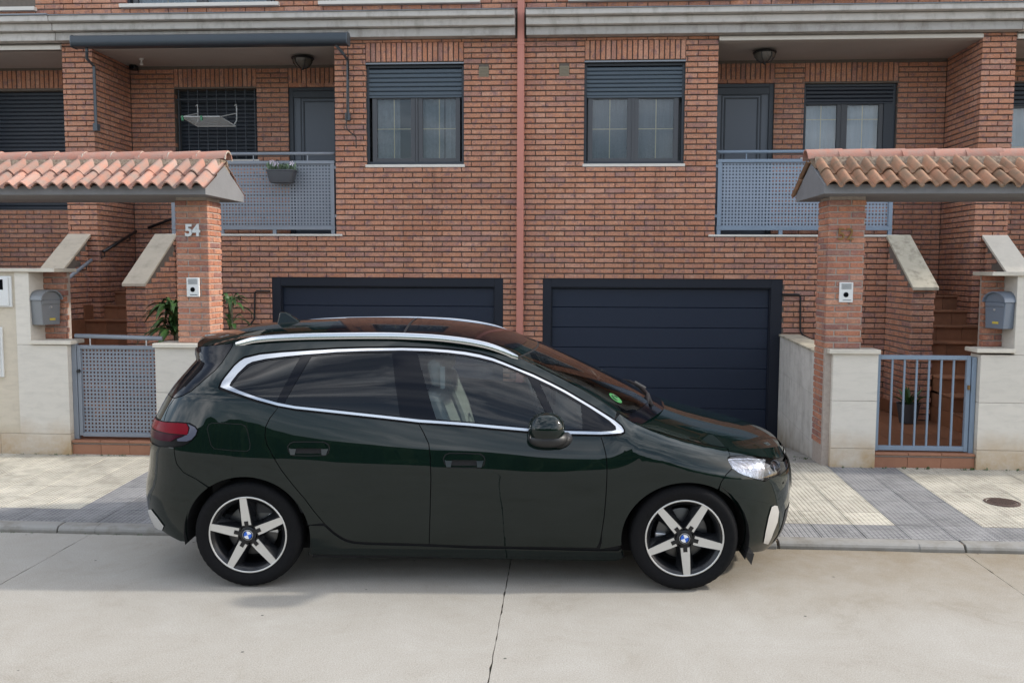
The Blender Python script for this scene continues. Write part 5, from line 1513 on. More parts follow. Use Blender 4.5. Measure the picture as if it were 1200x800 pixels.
# outlines of the car's side panels in car coordinates (x forward, z up), metres
PL = {
    'chrome_out': [(-1.4996, 1.2343), (-1.4958, 1.2613), (-1.4827, 1.2870), (-1.4417, 1.3510), (-1.4164, 1.3764), (-1.3885, 1.3944), (-1.2946, 1.4167), (-1.1602, 1.4309), (-0.9993, 1.4426), (-0.8136, 1.4536), (-0.6275, 1.4594), (-0.4097, 1.4623), (-0.2559, 1.4580), (-0.1229, 1.4490), (-0.0163, 1.4375), (0.0773, 1.4207), (0.1549, 1.4003), (0.2244, 1.3748), (0.3204, 1.3370), (0.4108, 1.3023), (0.5169, 1.2533), (0.6095, 1.2072), (0.7730, 1.1166), (0.9067, 1.0394), (0.9464, 1.0100), (0.9600, 0.9893), (0.9587, 0.9780), (0.9396, 0.9724), (0.8750, 0.9684), (0.8175, 0.9650), (0.6175, 0.9678), (0.4885, 0.9748), (0.3723, 0.9829), (0.1786, 0.9991), (0.0235, 1.0138), (-0.1316, 1.0243), (-0.2816, 1.0328), (-0.4936, 1.0567), (-0.7524, 1.0834), (-1.0318, 1.1122), (-1.1354, 1.1298), (-1.2707, 1.1649), (-1.3769, 1.1976), (-1.4453, 1.2177)],
    'chrome_in': [(-1.4403, 1.2451), (-1.4344, 1.2648), (-1.4062, 1.3092), (-1.3608, 1.3588), (-1.3321, 1.3734), (-1.2491, 1.3913), (-1.1434, 1.4047), (-1.0215, 1.4172), (-0.8105, 1.4341), (-0.6251, 1.4414), (-0.4079, 1.4443), (-0.2544, 1.4399), (-0.1216, 1.4305), (-0.0152, 1.4176), (0.0755, 1.4013), (0.1554, 1.3819), (0.2247, 1.3579), (0.3206, 1.3212), (0.4108, 1.2847), (0.5166, 1.2368), (0.6063, 1.1911), (0.7522, 1.1097), (0.8743, 1.0366), (0.9085, 1.0078), (0.9098, 0.9927), (0.8860, 0.9876), (0.8190, 0.9842), (0.6177, 0.9877), (0.4885, 0.9943), (0.3697, 1.0021), (0.1784, 1.0188), (0.0232, 1.0326), (-0.1320, 1.0431), (-0.2821, 1.0527), (-0.4942, 1.0757), (-0.7530, 1.1024), (-1.0326, 1.1307), (-1.1364, 1.1497), (-1.2724, 1.1855), (-1.3803, 1.2206)],
    'quarter_glass': [(-1.4349, 1.2447), (-1.3995, 1.3047), (-1.3533, 1.3519), (-1.3246, 1.3665), (-1.2475, 1.3852), (-1.1420, 1.3985), (-1.0362, 1.4093), (-1.1471, 1.1572), (-1.2731, 1.1919), (-1.3811, 1.2254)],
    'rear_glass': [(-0.9672, 1.4139), (-0.8094, 1.4269), (-0.6242, 1.4341), (-0.4679, 1.4370), (-0.3987, 1.0711), (-0.4944, 1.0827), (-0.7533, 1.1094), (-1.0330, 1.1371), (-1.1003, 1.1472)],
    'front_glass': [(-0.3120, 1.4338), (-0.2538, 1.4326), (-0.1212, 1.4232), (-0.0148, 1.4103), (0.0757, 1.3940), (0.1557, 1.3747), (0.2249, 1.3507), (0.3207, 1.3130), (0.3790, 1.2879), (0.5351, 0.9978), (0.4885, 1.0007), (0.3696, 1.0089), (0.1783, 1.0257), (0.0231, 1.0395), (-0.1321, 1.0500), (-0.1788, 1.0554)],
    'tri_glass': [(0.4478, 1.2577), (0.5164, 1.2274), (0.6060, 1.1818), (0.7051, 1.1257), (0.7108, 0.9933), (0.6177, 0.9950), (0.5816, 0.9978)],
    'rear_door': [(-1.1351, 1.1232), (-1.0315, 1.1031), (-0.7521, 1.0744), (-0.4933, 1.0478), (-0.2814, 1.0239), (-0.2491, 0.9683), (-0.2196, 0.9087), (-0.2098, 0.8335), (-0.2052, 0.7054), (-0.2122, 0.4925), (-0.2224, 0.2818), (-0.3427, 0.2848), (-0.4997, 0.2881), (-0.6044, 0.2901), (-0.6826, 0.2959), (-0.7238, 0.3074), (-0.7592, 0.3258), (-0.8093, 0.3654), (-0.8588, 0.4157), (-0.9174, 0.4931), (-0.9687, 0.5690), (-1.0419, 0.6583), (-1.1083, 0.7461), (-1.1696, 0.8493), (-1.1990, 0.9049), (-1.2101, 0.9556), (-1.2072, 1.0062), (-1.1844, 1.0567)],
    'front_door': [(-0.2814, 1.0239), (-0.1314, 1.0153), (0.0237, 1.0049), (0.1787, 0.9902), (0.3724, 0.9736), (0.4885, 0.9654), (0.6175, 0.9590), (0.8185, 0.9567), (0.8333, 0.9128), (0.8480, 0.8540), (0.8544, 0.7893), (0.8543, 0.7129), (0.8497, 0.5949), (0.8418, 0.4737), (0.8291, 0.3626), (0.8181, 0.2991), (0.8011, 0.2647), (0.5977, 0.2658), (0.2845, 0.2694), (0.0232, 0.2723), (-0.2224, 0.2818), (-0.2122, 0.4925), (-0.2052, 0.7054), (-0.2098, 0.8335), (-0.2196, 0.9087), (-0.2491, 0.9683)],
    'fender_l': [(0.8197, 0.2547), (0.8285, 0.2992), (0.8291, 0.3626), (0.8418, 0.4737), (0.8497, 0.5949), (0.8543, 0.7129), (0.8544, 0.7893), (0.8480, 0.8540), (0.8333, 0.9128), (0.8185, 0.9567), (0.8748, 0.9597), (0.9390, 0.9644), (0.9636, 0.9744), (0.9657, 0.9909), (0.9521, 1.0117), (0.9101, 1.0446)],
    'quarter_top': [(0.9101, 1.0446), (0.7734, 1.1228), (0.6097, 1.2142), (0.5170, 1.2603), (0.4108, 1.3099), (0.3203, 1.3451), (0.2242, 1.3825), (0.1546, 1.4085), (0.0769, 1.4289), (-0.0167, 1.4458), (-0.1234, 1.4573), (-0.2566, 1.4663), (-0.4106, 1.4706), (-0.6286, 1.4676), (-0.8149, 1.4618), (-1.0009, 1.4508), (-1.1621, 1.4390), (-1.2970, 1.4252), (-1.3968, 1.4027), (-1.4243, 1.3832), (-1.4497, 1.3578), (-1.4913, 1.2913), (-1.5050, 1.2643), (-1.5105, 1.2341), (-1.4968, 1.2217), (-1.4436, 1.2078), (-1.3757, 1.1869), (-1.2701, 1.1549), (-1.1350, 1.1197)],
    'quarter_rear': [(-1.1350, 1.1197), (-1.1844, 1.0567), (-1.2072, 1.0062), (-1.2101, 0.9556), (-1.1990, 0.9049), (-1.1696, 0.8493), (-1.1083, 0.7461), (-1.0419, 0.6583), (-0.9687, 0.5690), (-0.9174, 0.4931), (-0.8588, 0.4157)],
    'hatch_seam': [(-1.4964, 1.4571), (-1.5025, 1.4400), (-1.5346, 1.3654), (-1.5649, 1.3226), (-1.6081, 1.2818), (-1.6435, 1.2479), (-1.6860, 1.2080), (-1.7507, 1.1733), (-1.8187, 1.1494)],
    'hatch_side': [(-1.8187, 1.1494), (-1.8579, 1.0969), (-1.8766, 1.0451), (-1.8818, 1.0055)],
    'tail': [(-1.8811, 1.0032), (-1.8584, 1.0093), (-1.7553, 1.0183), (-1.6793, 1.0187), (-1.6410, 1.0022), (-1.6232, 0.9803), (-1.6334, 0.9494), (-1.6609, 0.9199), (-1.6948, 0.8949), (-1.7323, 0.8781), (-1.8093, 0.8683), (-1.8968, 0.8573)],
    'tail_split': [(-1.7000, 1.0188), (-1.6807, 0.9924), (-1.6879, 0.9617), (-1.7253, 0.9388), (-1.7675, 0.9225), (-1.7715, 0.8728)],
    'bump_seam_r': [(-1.7869, 0.8697), (-1.7795, 0.8217), (-1.7675, 0.7692), (-1.7203, 0.7209), (-1.6349, 0.6850), (-1.5614, 0.6641)],
    'fuel': [(-1.5632, 0.9900), (-1.5559, 1.0155), (-1.5347, 1.0257), (-1.4473, 1.0252), (-1.3536, 1.0209), (-1.3300, 1.0083), (-1.3164, 0.9806), (-1.2997, 0.9044), (-1.3019, 0.8738), (-1.3197, 0.8621), (-1.4182, 0.8665), (-1.5181, 0.8757), (-1.5372, 0.8940)],
    'handle_r': [(-1.0699, 0.8901), (-1.0572, 0.9080), (-1.0367, 0.9167), (-0.9438, 0.9171), (-0.8536, 0.9164), (-0.8301, 0.9039), (-0.8195, 0.8837), (-0.8269, 0.8558), (-0.8446, 0.8406), (-0.9424, 0.8377), (-1.0404, 0.8398), (-1.0642, 0.8597)],
    'handle_f': [(-0.1283, 0.8239), (-0.1183, 0.8441), (-0.0978, 0.8532), (0.0000, 0.8538), (0.0875, 0.8512), (0.1108, 0.8377), (0.1187, 0.8152), (0.1112, 0.7878), (0.0909, 0.7726), (-0.0092, 0.7711), (-0.1017, 0.7737), (-0.1228, 0.7966)],
    'lamp': [(1.6062, 0.8096), (1.6267, 0.8152), (1.6758, 0.8135), (1.7732, 0.8006), (1.8667, 0.7809), (1.9504, 0.7575), (2.0444, 0.7134)],
    'lamp_bot': [(1.9066, 0.6612), (1.8554, 0.6510), (1.7886, 0.6753), (1.7169, 0.7050), (1.6660, 0.7322), (1.6288, 0.7587), (1.6116, 0.7881)],
    'lamp_split': [(1.8986, 0.7713), (1.8729, 0.7260), (1.8554, 0.6510)],
    'bump_seam_f': [(1.6288, 0.7587), (1.5799, 0.7258), (1.5469, 0.6822), (1.5248, 0.6331)],
    'insert_f': [(1.9057, 0.4773), (1.9300, 0.4805), (1.9563, 0.4691), (1.9738, 0.4236), (1.9692, 0.3537), (1.9421, 0.2892), (1.9203, 0.2034), (1.8713, 0.2351), (1.8734, 0.3233), (1.8867, 0.4142)],
    'insert_r': [(-2.0278, 0.4233), (-1.9896, 0.4399), (-1.9358, 0.4048), (-1.8884, 0.3554), (-1.9145, 0.3166), (-1.9957, 0.3028), (-2.2943, 0.1322)],
    'sill_lo': [(-0.9416, 0.1926), (-0.5093, 0.1853), (0.2178, 0.1672), (0.9310, 0.1626)],
    'sill_hi': [(0.9315, 0.2463), (0.8071, 0.2453), (0.5981, 0.2495), (0.2845, 0.2557), (0.0230, 0.2586), (-0.2229, 0.2688), (-0.5004, 0.2751), (-0.6052, 0.2771), (-0.6835, 0.2835), (-0.7247, 0.2938), (-0.7601, 0.3123), (-0.8101, 0.3512), (-0.8595, 0.4017), (-0.9459, 0.4041)],
}

def arch_pt(c, th):
    rz = .370 if c < 0 else .353
    return (c + .383 * math.cos(th), .333 + rz * math.sin(th))
def arch_run(c, a0, a1, n=26):
    return [arch_pt(c, R(a0 + (a1 - a0) * k / n)) for k in range(n + 1)]
def endx(z, front):
    if front: return XSF + .958 * (float(XF(z)) - XSF)
    return XSR + .958 * (float(XR(z)) - XSR)
def end_run(z0, z1, front, n=10):
    return [(endx(z0 + (z1 - z0) * k / n, front), z0 + (z1 - z0) * k / n) for k in range(n + 1)]
def t_run(x0, x1, d=.0005, n=40):
    return [(x0 + (x1 - x0) * k / n, float(zT(x0 + (x1 - x0) * k / n)) - d) for k in range(n + 1)]

def inside(poly, q):
    x, z = q[:, 0], q[:, 1]
    c = np.zeros(len(q), bool)
    p = np.array(poly); n = len(p)
    for i in range(n):
        a, b = p[i], p[(i + 1) % n]
        if a[1] == b[1]: continue
        m = (a[1] > z) != (b[1] > z)
        xi = (b[0] - a[0]) * (z - a[1]) / (b[1] - a[1]) + a[0]
        c ^= m & (x < xi)
    return c
def shrink_poly(poly, d):
    p = np.array(poly); n = len(p)
    keep = [0]
    for i in range(1, n):
        if np.hypot(*(p[i] - p[keep[-1]])) > .003: keep.append(i)
    p = p[keep]; n = len(p)
    if np.hypot(*(p[0] - p[-1])) < .003: p = p[:-1]; n -= 1
    ar = .5 * np.sum(p[:, 0] * np.roll(p[:, 1], -1) - np.roll(p[:, 0], -1) * p[:, 1])
    sg = 1 if ar > 0 else -1
    out = []
    for i in range(n):
        e0 = p[i] - p[i - 1]; e1 = p[(i + 1) % n] - p[i]
        e0 /= np.hypot(*e0); e1 /= np.hypot(*e1)
        n0 = np.array([-e0[1], e0[0]]) * sg; n1 = np.array([-e1[1], e1[0]]) * sg
        b = n0 + n1; L = np.hypot(*b)
        if L < .3: b = n0; L = 1; k = 1
        else: b = b / L; k = 1 / max(.5, float(b @ n0))
        out.append(tuple(p[i] + b * d * k))
    return out
def resample(poly, step):
    out = []
    n = len(poly)
    for i in range(n):
        a, b = np.array(poly[i]), np.array(poly[(i + 1) % n])
        m = max(1, int(np.hypot(*(b - a)) / step))
        for k in range(m): out.append(tuple(a + (b - a) * k / m))
    return out
def tri_region(outer, holes=(), step=.045, bstep=.03):
    rings = [resample(outer, bstep)] + [resample(h, bstep) for h in holes]
    V, E = [], []
    for rg in rings:
        n = len(V); V += rg; E += [(n + i, n + (i + 1) % len(rg)) for i in range(len(rg))]
    o = np.array(rings[0])
    x0, z0 = o.min(0); x1, z1 = o.max(0)
    xs = [x0]
    while xs[-1] < x1:
        xs.append(xs[-1] + (step if abs(xs[-1]) < 1.62 else .014))
    zs = np.arange(z0 + .011, z1, step * .7)
    g = np.array([(a + (i % 2) * .004, b) for i, b in enumerate(zs) for a in xs])
    ok = inside(rings[0], g)
    for h in rings[1:]: ok &= ~inside(h, g)
    g = g[ok]
    B = np.array(V)
    if len(g):
        dmin = np.min(np.hypot(g[:, None, 0] - B[None, :, 0], g[:, None, 1] - B[None, :, 1]), axis=1)
        g = g[dmin > .009]
    allv = [Vector((float(a), float(b))) for a, b in V] + [Vector((float(a), float(b))) for a, b in g]
    vo, eo, fo, *_ = delaunay_2d_cdt(allv, E, [], 0, 1e-6)
    vo = np.array([(v.x, v.y) for v in vo])
    f = np.array([t for t in fo])
    cen = vo[f].mean(1)
    ok = inside(rings[0], cen)
    for h in rings[1:]: ok &= ~inside(h, cen)
    f = f[ok]
    used = np.unique(f); remap = -np.ones(len(vo), int); remap[used] = np.arange(len(used))
    return vo[used], remap[f]
def surf(x, z, off, sign):
    e = 1.5e-3
    y = yside(x, z)
    yx = (yside(x + e, z) - yside(x - e, z)) / (2 * e)
    zz = np.minimum(z, zT(x) - e)
    yz = (yside(x, zz + e) - yside(x, zz - e)) / (2 * e)
    n = np.stack([-yx, -np.ones_like(y), -yz], -1)
    n /= np.linalg.norm(n, axis=1, keepdims=True)
    p = np.stack([x, -y, z], -1) + n * off
    if sign > 0:
        p[:, 1] *= -1; n[:, 1] *= -1
    return p, n
_tri_cache = {}
def panel(name, key, outer, holes, material, parent, off=0.0, sign=-1, shrink=.0022, step=.045):
    if key not in _tri_cache:
        o = shrink_poly(outer, shrink) if shrink else outer
        h = [shrink_poly(q, -shrink) if shrink else q for q in holes]
        _tri_cache[key] = tri_region(o, h, step)
    v, f = _tri_cache[key]
    p, n = surf(v[:, 0], v[:, 1], off, sign)
    e1, e2 = p[f[:, 1]] - p[f[:, 0]], p[f[:, 2]] - p[f[:, 0]]
    fn = np.cross(e1, e2)
    flip = (fn * n[f[:, 0]]).sum(1) < 0
    f = f.copy(); f[flip] = f[flip][:, ::-1]
    me = bpy.data.meshes.new(name)
    me.from_pydata([tuple(map(float, q)) for q in p], [], [tuple(map(int, t)) for t in f])
    me.materials.append(material)
    me.polygons.foreach_set('use_smooth', [True] * len(me.polygons))
    me.update()
    me.normals_split_custom_set_from_vertices([tuple(map(float, q)) for q in n])
    o = bpy.data.objects.new(name, me); C.objects.link(o); o.parent = parent
    return o
def part(mb, name, material, parent, **k):
    o = mb.obj(name, material, None, **k); o.parent = parent
    return o
def grid_mesh(P, N, name, material, parent):
    """P,N: (a,b,3) arrays"""
    a, b = P.shape[:2]
    vs = [tuple(map(float, q)) for q in P.reshape(-1, 3)]
    fs = [(i * b + j, i * b + j + 1, (i + 1) * b + j + 1, (i + 1) * b + j) for i in range(a - 1) for j in range(b - 1)]
    me = bpy.data.meshes.new(name)
    me.from_pydata(vs, [], fs)
    me.materials.append(material)
    me.polygons.foreach_set('use_smooth', [True] * len(me.polygons))
    me.update()
    if N is not None:
        me.normals_split_custom_set_from_vertices([tuple(map(float, q)) for q in N.reshape(-1, 3)])
    o = bpy.data.objects.new(name, me); C.objects.link(o); o.parent = parent
    return o

zC1 = pchip([-1.95, -1.86, -1.5, -1.2, -.7, -.3, 0, .2, .42, .7, .95, 1.15, 1.3], [1.462, 1.475, 1.542, 1.568, 1.583, 1.575, 1.548, 1.508, 1.432, 1.318, 1.205, 1.108, 1.03])
zC2 = pchip([1.0, 1.28, 1.5, 1.7, 1.9, 2.05, 2.12, 2.2], [1.10, 1.028, .963, .912, .866, .815, .775, .73])
def ytop(x): return yside(x, zT(x))
def top_surface(name, x0, x1, r0, r1, zc, material, parent, off=0.0, nu=36, nr=41, pw=2.3):
    """x0(r), x1(r): rear and front edge; r in [-1,1] across."""
    r = np.linspace(r0, r1, nr)
    P = np.zeros((nr, nu, 3))
    for j in range(nr):
        x = np.linspace(float(x0(r[j])), float(x1(r[j])), nu)
        yt = ytop(x); e = np.maximum(zc(x) - zT(x), .004)
        P[j, :, 0] = x; P[j, :, 1] = r[j] * yt
        P[j, :, 2] = zT(x) + e * (1 - abs(r[j])**pw) + off
    du = np.gradient(P, axis=1); dr = np.gradient(P, axis=0)
    N = np.cross(du, dr); N /= np.maximum(np.linalg.norm(N, axis=2, keepdims=True), 1e-9)
    if N[nr // 2, nu // 2, 2] < 0: N = -N
    Pf = P.transpose(1, 0, 2)[:, ::-1]; Nf = N.transpose(1, 0, 2)[:, ::-1]
    return grid_mesh(Pf, Nf, name, material, parent)
def end_cap(name, z0, z1, front, material, parent, off=0.0, y0=None, y1=None, nz=14, ny=31):
    zs = np.linspace(z0, z1, nz)
    P = np.zeros((nz, ny, 3))
    for i, z in enumerate(zs):
        xe = endx(z, front); ye = float(yside(xe, z))
        a, b = (-ye if y0 is None else y0), (ye if y1 is None else y1)
        ys = np.linspace(a, b, ny)
        lo = np.full(ny, XSF if front else XSR); hi = np.full(ny, float(XF(z)) if front else float(XR(z)))
        for _ in range(30):
            m = (lo + hi) / 2
            g = yside(m, np.full(ny, z)) > np.abs(ys)
            lo = np.where(g, m, lo); hi = np.where(g, hi, m)
        P[i, :, 0] = lo + (off if front else -off); P[i, :, 1] = ys; P[i, :, 2] = z
    du = np.gradient(P, axis=1); dz = np.gradient(P, axis=0)
    N = np.cross(du, dz); N /= np.linalg.norm(N, axis=2, keepdims=True)
    s_ = 1 if front else -1
    if N[nz // 2, ny // 2, 0] * s_ < 0: N = -N
    if not front: P, N = P[:, ::-1], N[:, ::-1]
    return grid_mesh(P, N, name, material, parent)

car = thing('parked_car', (-.104, -5.034, .028), "dark green family car parked half on the kerb across the garage doors", "car")
car.rotation_euler = (Matrix.Rotation(R(2.57), 3, 'Z') @ Matrix.Rotation(R(1.8), 3, 'X')).to_euler()

q = PL
ztail0, ztail1 = q['tail'][-1][1], q['tail'][0][1]
zhatch = q['hatch_seam'][-1][1]
poly = {}
poly['rear_quarter'] = t_run(q['hatch_seam'][0][0], q['quarter_top'][0][0] + .02, n=50) + q['quarter_top'] + q['quarter_rear'][1:] + arch_run(-1.335, 11, 124.5) + q['bump_seam_r'][::-1][1:] + q['tail'][9:3:-1] + q['tail'][3:0:-1] + q['hatch_side'][::-1] + q['hatch_seam'][::-1][1:]
poly['hatch_edge'] = q['hatch_side'] + end_run(q['hatch_side'][-1][1], zhatch, False, 6)
poly['pillar_gloss'] = q['hatch_seam'] + end_run(zhatch, 1.375, False, 8) + t_run(-1.80, q['hatch_seam'][0][0], n=10)
poly['tail_light'] = q['tail'] + end_run(ztail0, ztail1, False, 6)
tb = q['bump_seam_r']
poly['rear_bumper'] = tb[:-1] + arch_run(-1.335, 125.5, 190, 16) + [(-1.78, .262), (-1.86, .285), (-1.93, .31)] + end_run(.335, ztail0 - .004, False, 14) + [q['tail'][-1], q['tail'][-2]]
poly['rear_door'] = q['rear_door']
poly['front_door'] = q['front_door']
lt, lb = q['lamp'], q['lamp_bot']
poly['front_fender'] = q['fender_l'] + t_run(q['fender_l'][-1][0] + .035, lt[1][0] - .005, n=24) + [lt[1], lt[0], lb[-1], lb[-2]] + q['bump_seam_f'][1:-1] + arch_run(1.335, 59.5, 188)
poly['bonnet_side'] = t_run(lt[1][0], 2.02, n=20) + end_run(.775, lt[-1][1] + .01, True, 3) + lt[::-1][1:6]
poly['headlight'] = lt + end_run(lt[-1][1] - .004, lb[0][1], True, 4) + lb
poly['front_bumper'] = lb[:-1] [::-1] + end_run(lb[0][1] - .002, .15, True, 14) + [(1.92, .135), (1.82, .165), (1.74, .19)] + arch_run(1.335, -20, 58.5, 18) + q['bump_seam_f'][::-1][1:-1]
poly['rocker'] = q['sill_lo'] + arch_run(1.335, 203, 191, 4) + q['sill_hi'] + arch_run(-1.335, 10, -22, 6)
order = ['rear_quarter', 'hatch_edge', 'pillar_gloss', 'rear_bumper', 'rear_door', 'front_door', 'front_fender', 'bonnet_side', 'front_bumper', 'rocker']
mats = {'pillar_gloss': M_GLOSSB}
glasses = ['quarter_glass', 'rear_glass', 'front_glass', 'tri_glass']
for sg in (-1, 1):
    made = {}
    for k in order:
        made[k] = panel(k, k, poly[k], [], mats.get(k, M_PAINT), car, 0, sg, shrink=0 if k == 'bonnet_side' else .0028)
    panel('chrome_surround', 'chrome', q['chrome_out'], [q['chrome_in']], M_CHROME, car, .004, sg, shrink=.0022, step=.06)
    panel('window_trim', 'trim', q['chrome_in'], [q[g] for g in glasses], M_GLOSSB, car, -.001, sg, shrink=0, step=.06)
    for g in glasses:
        panel({'quarter_glass': 'quarter_window', 'rear_glass': 'rear_door_window', 'front_glass': 'front_door_window', 'tri_glass': 'front_quarter_window'}[g], g, q[g], [], M_CGLASS if g in ('front_glass', 'tri_glass') else M_PGLASS, car, -.004, sg, shrink=-.002, step=.06)
    # lights
    sp = q['tail_split']
    tl = panel('tail_light', 'tail_light', poly['tail_light'], [], M_LAMPB, car, -.002, sg)
    tail_z = lambda a, b: end_run(a, b, False, 5)
    T_ = q['tail']
    zm_ = ztail0 + (ztail1 - ztail0) * .60
    zl_ = ztail0 + .034
    up = [T_[1], T_[2], sp[0], sp[1], (sp[2][0], zm_ + .004), (-1.80, zm_)] + tail_z(zm_ - .004, ztail1 - .008)
    panel('red_lens', 'red_lens', up, [], M_RED, tl, .003, sg, shrink=.0035)
    lo_ = [(-1.80, zm_), (sp[2][0], zm_ + .004), sp[2], sp[3], sp[4], (T_[-2][0], T_[-2][1] + .030), (T_[-1][0], zl_)] + tail_z(zl_, zm_ - .004)
    panel('dark_lens', 'dark_lens', lo_, [], M_REDD, tl, .003, sg, shrink=.002)
    clr = [sp[0], q['tail'][4], q['tail'][5], q['tail'][6], q['tail'][7], (q['tail'][8][0], q['tail'][8][1] + .012), (sp[5][0] + .01, sp[5][1] + .03), sp[4], sp[3], sp[2], sp[1]]
    panel('clear_lens', 'clear_lens', clr, [], M_CLEAR, tl, .003, sg, shrink=.004)
    hl = panel('headlight', 'headlight', poly['headlight'], [], M_GLOSSB, car, -.03, sg)
    ls = q['lamp_split']
    refl = [lt[0], lt[1], lt[2], lt[3], lt[4], ls[0], ls[1], ls[2], lb[2], lb[3], lb[4], lb[5], lb[6]]
    panel('reflector', 'reflector', refl, [], M_LAMPS, hl, -.016, sg, shrink=.004, step=.03)
    hc = MB()
    for cx, cz, rr in ((1.955, .718, .032), (1.90, .700, .030)):
        yy = float(yside(cx, cz)) - .022
        hc.lathe([(rr, .0), (rr * .98, .012), (rr * .7, .016), (0, .018)], axis='y', n=20, origin=(cx, sg * yy, cz))
        if sg < 0: pass
    part(hc, 'projector', M_LAMPS, hl, smooth=True)
    panel('cover', 'lampcover', poly['headlight'], [], M_HGLASS, hl, .001, sg, shrink=.003)
    panel('bumper_insert', 'insert_f', q['insert_f'], [], M_SILV, made['front_bumper'], .006, sg, shrink=0, step=.02)
    panel('bumper_insert', 'insert_r', [(a, b) for a, b in q['insert_r']], [], M_SILV, made['rear_bumper'], .006, sg, shrink=0, step=.02)
    if sg < 0:
        fl = panel('fuel_flap_seam', 'fuel0', q['fuel'], [], M_BLACK, made['rear_quarter'], .0006, sg, shrink=-.0028)
        panel('fuel_flap', 'fuel1', q['fuel'], [], M_PAINT, made['rear_quarter'], .0014, sg, shrink=.0014)
    for hk, dn in (('handle_r', 'rear_door'), ('handle_f', 'front_door')):
        hp = q[hk]
        x0, x1 = min(p[0] for p in hp), max(p[0] for p in hp)
        z0, z1 = min(p[1] for p in hp), max(p[1] for p in hp)
        panel('handle_gap', hk + '0', hp, [], M_BLACK, made[dn], .0008, sg, shrink=-.0045, step=.02)
        h = panel('handle_recess', hk + '1', hp, [], M_PAINT, made[dn], .0018, sg, shrink=.0016, step=.02)
        zm = z0 + (z1 - z0) * .50
        # dished cup below the grip: ends slope up to the sky
        def fac(pts, nm, m_):
            mb = MB(); vs = []
            for (x, z, o_) in pts:
                y = float(yside(x, z)) + o_
                vs.append((x, sg * y, z))
            mb.add(vs, [tuple(range(len(vs))) if sg > 0 else tuple(range(len(vs)))[::-1]])
            return part(mb, nm, m_, made[dn])
        fac([(x0 + .045, z0 + .012, .0030), (x0 + .050, zm + .004, .0030), (x1 - .050, zm + .004, .0030), (x1 - .045, z0 + .012, .0030)][::-1], 'handle_hole', M_BLACK)
        fac([(x0 + .006, zm + .002, .0026), (x0 + .018, z0 + .006, .014), (x0 + .044, z0 + .006, .014), (x0 + .050, zm + .002, .0026)], 'handle_dish', M_PAINT)
        fac([(x1 - .050, zm + .002, .0026), (x1 - .044, z0 + .006, .014), (x1 - .018, z0 + .006, .014), (x1 - .006, zm + .002, .0026)], 'handle_dish', M_PAINT)
        grip = [(x0 + .012, zm + .004), (x0 + .03, z1 - .004), (x1 - .03, z1 - .004), (x1 - .012, zm + .004)]
        panel('door_handle', hk + 'g', grip, [], M_PAINT, made[dn], .012, sg, shrink=0, step=.02)
# dark shell behind the shut lines
body_out = t_run(-1.80, 2.0, d=.012, n=60) + end_run(.74, .18, True, 12) + [(1.9, .20), (-1.9, .30)] + end_run(.36, 1.34, False, 12)
hol = [arch_run(-1.335, 200, -20, 30), arch_run(1.335, 200, -20, 30)]
def big_arch(c): return [(c + (p[0] - c) * 1.04, .333 + (p[1] - .333) * 1.04) for p in arch_run(c, 0, 354, 40)]
for sg in (-1, 1):
    panel('inner_body', 'inner', body_out, [big_arch(-1.335), big_arch(1.335), q['chrome_in'], shrink_poly(poly['headlight'], -.004)], M_BLACK, car, -.012, sg, shrink=0, step=.06)
# roof, glass and bonnet
one = lambda v: (lambda r: v)
xtop = lambda r: .315 + .13 * (1 - r * r)
xwb = lambda r: .965 + .25 * (1 - abs(r)**2.2)
xhb = lambda r: 1.035 + .265 * (1 - abs(r)**2.2)
top_surface('roof', one(-1.475), xtop, -1, 1, zC1, M_PAINT, car, 0, nu=46)
top_surface('panoramic_roof', one(-.92), lambda r: xtop(r) - .07, -.84, .84, zC1, M_GLOSSB, car, .0025, nu=40)
top_surface('sunroof_seam', one(-.42), one(-.405), -.84, .84, zC1, M_BTRIM, car, .0045, nu=4)
top_surface('roof_seam', lambda r: xtop(r), lambda r: xtop(r) + .012, -1, 1, zC1, M_BTRIM, car, -.002, nu=4)
top_surface('windscreen', lambda r: xtop(r) + .012, xwb, -.985, .985, zC1, M_SGLASS, car, 0, nu=30)
for sg in (-1, 1):
    a, b = (.955, 1.0) if sg > 0 else (-1.0, -.955)
    top_surface('windscreen_edge', lambda r: xtop(r) + .012, lambda r: xwb(r) + .02, a, b, zC1, M_PAINT, car, .003, nu=30, nr=5)
top_surface('windscreen_band', lambda r: xwb(r) - .05, lambda r: xwb(r) + .10, -.99, .99, zC1, M_GLOSSB, car, -.004, nu=8)
top_surface('bonnet', lambda r: xhb(r), lambda r: 2.085 - .03 * abs(r)**3, -1, 1, zC2, M_PAINT, car, 0, nu=40)
top_surface('cowl', lambda r: xwb(r) - .02, lambda r: xhb(r) + .03, -.985, .985, lambda x: np.minimum(zC1(x), zC2(x)), M_BTRIM, car, -.022, nu=8)
sp_x = lambda r: -1.862 + .09 * abs(r)**4
top_surface('spoiler', sp_x, one(-1.478), -1, 1, zC1, M_PAINT, car, 0, nu=20)
sl = MB(); n = 24; vs = []
for k in range(n + 1):
    r = -1 + 2 * k / n; x = sp_x(r); y = r * float(ytop(x)); z = float(zT(x)) + max(float(zC1(x) - zT(x)), .004) * (1 - abs(r)**2.3)
    vs += [(x, y, z), (x - .002, y, z - .018), (x + .012, y * .99, z - .035), (x + .12, y * .97, z - .055), (x + .30, y * .97, z - .05)]
fs = [(5 * k + j, 5 * k + j + 1, 5 * k + j + 6, 5 * k + j + 5) for k in range(n) for j in range(4)]
sl.add(vs, fs); part(sl, 'spoiler_lip', M_PAINT, car, smooth=True)
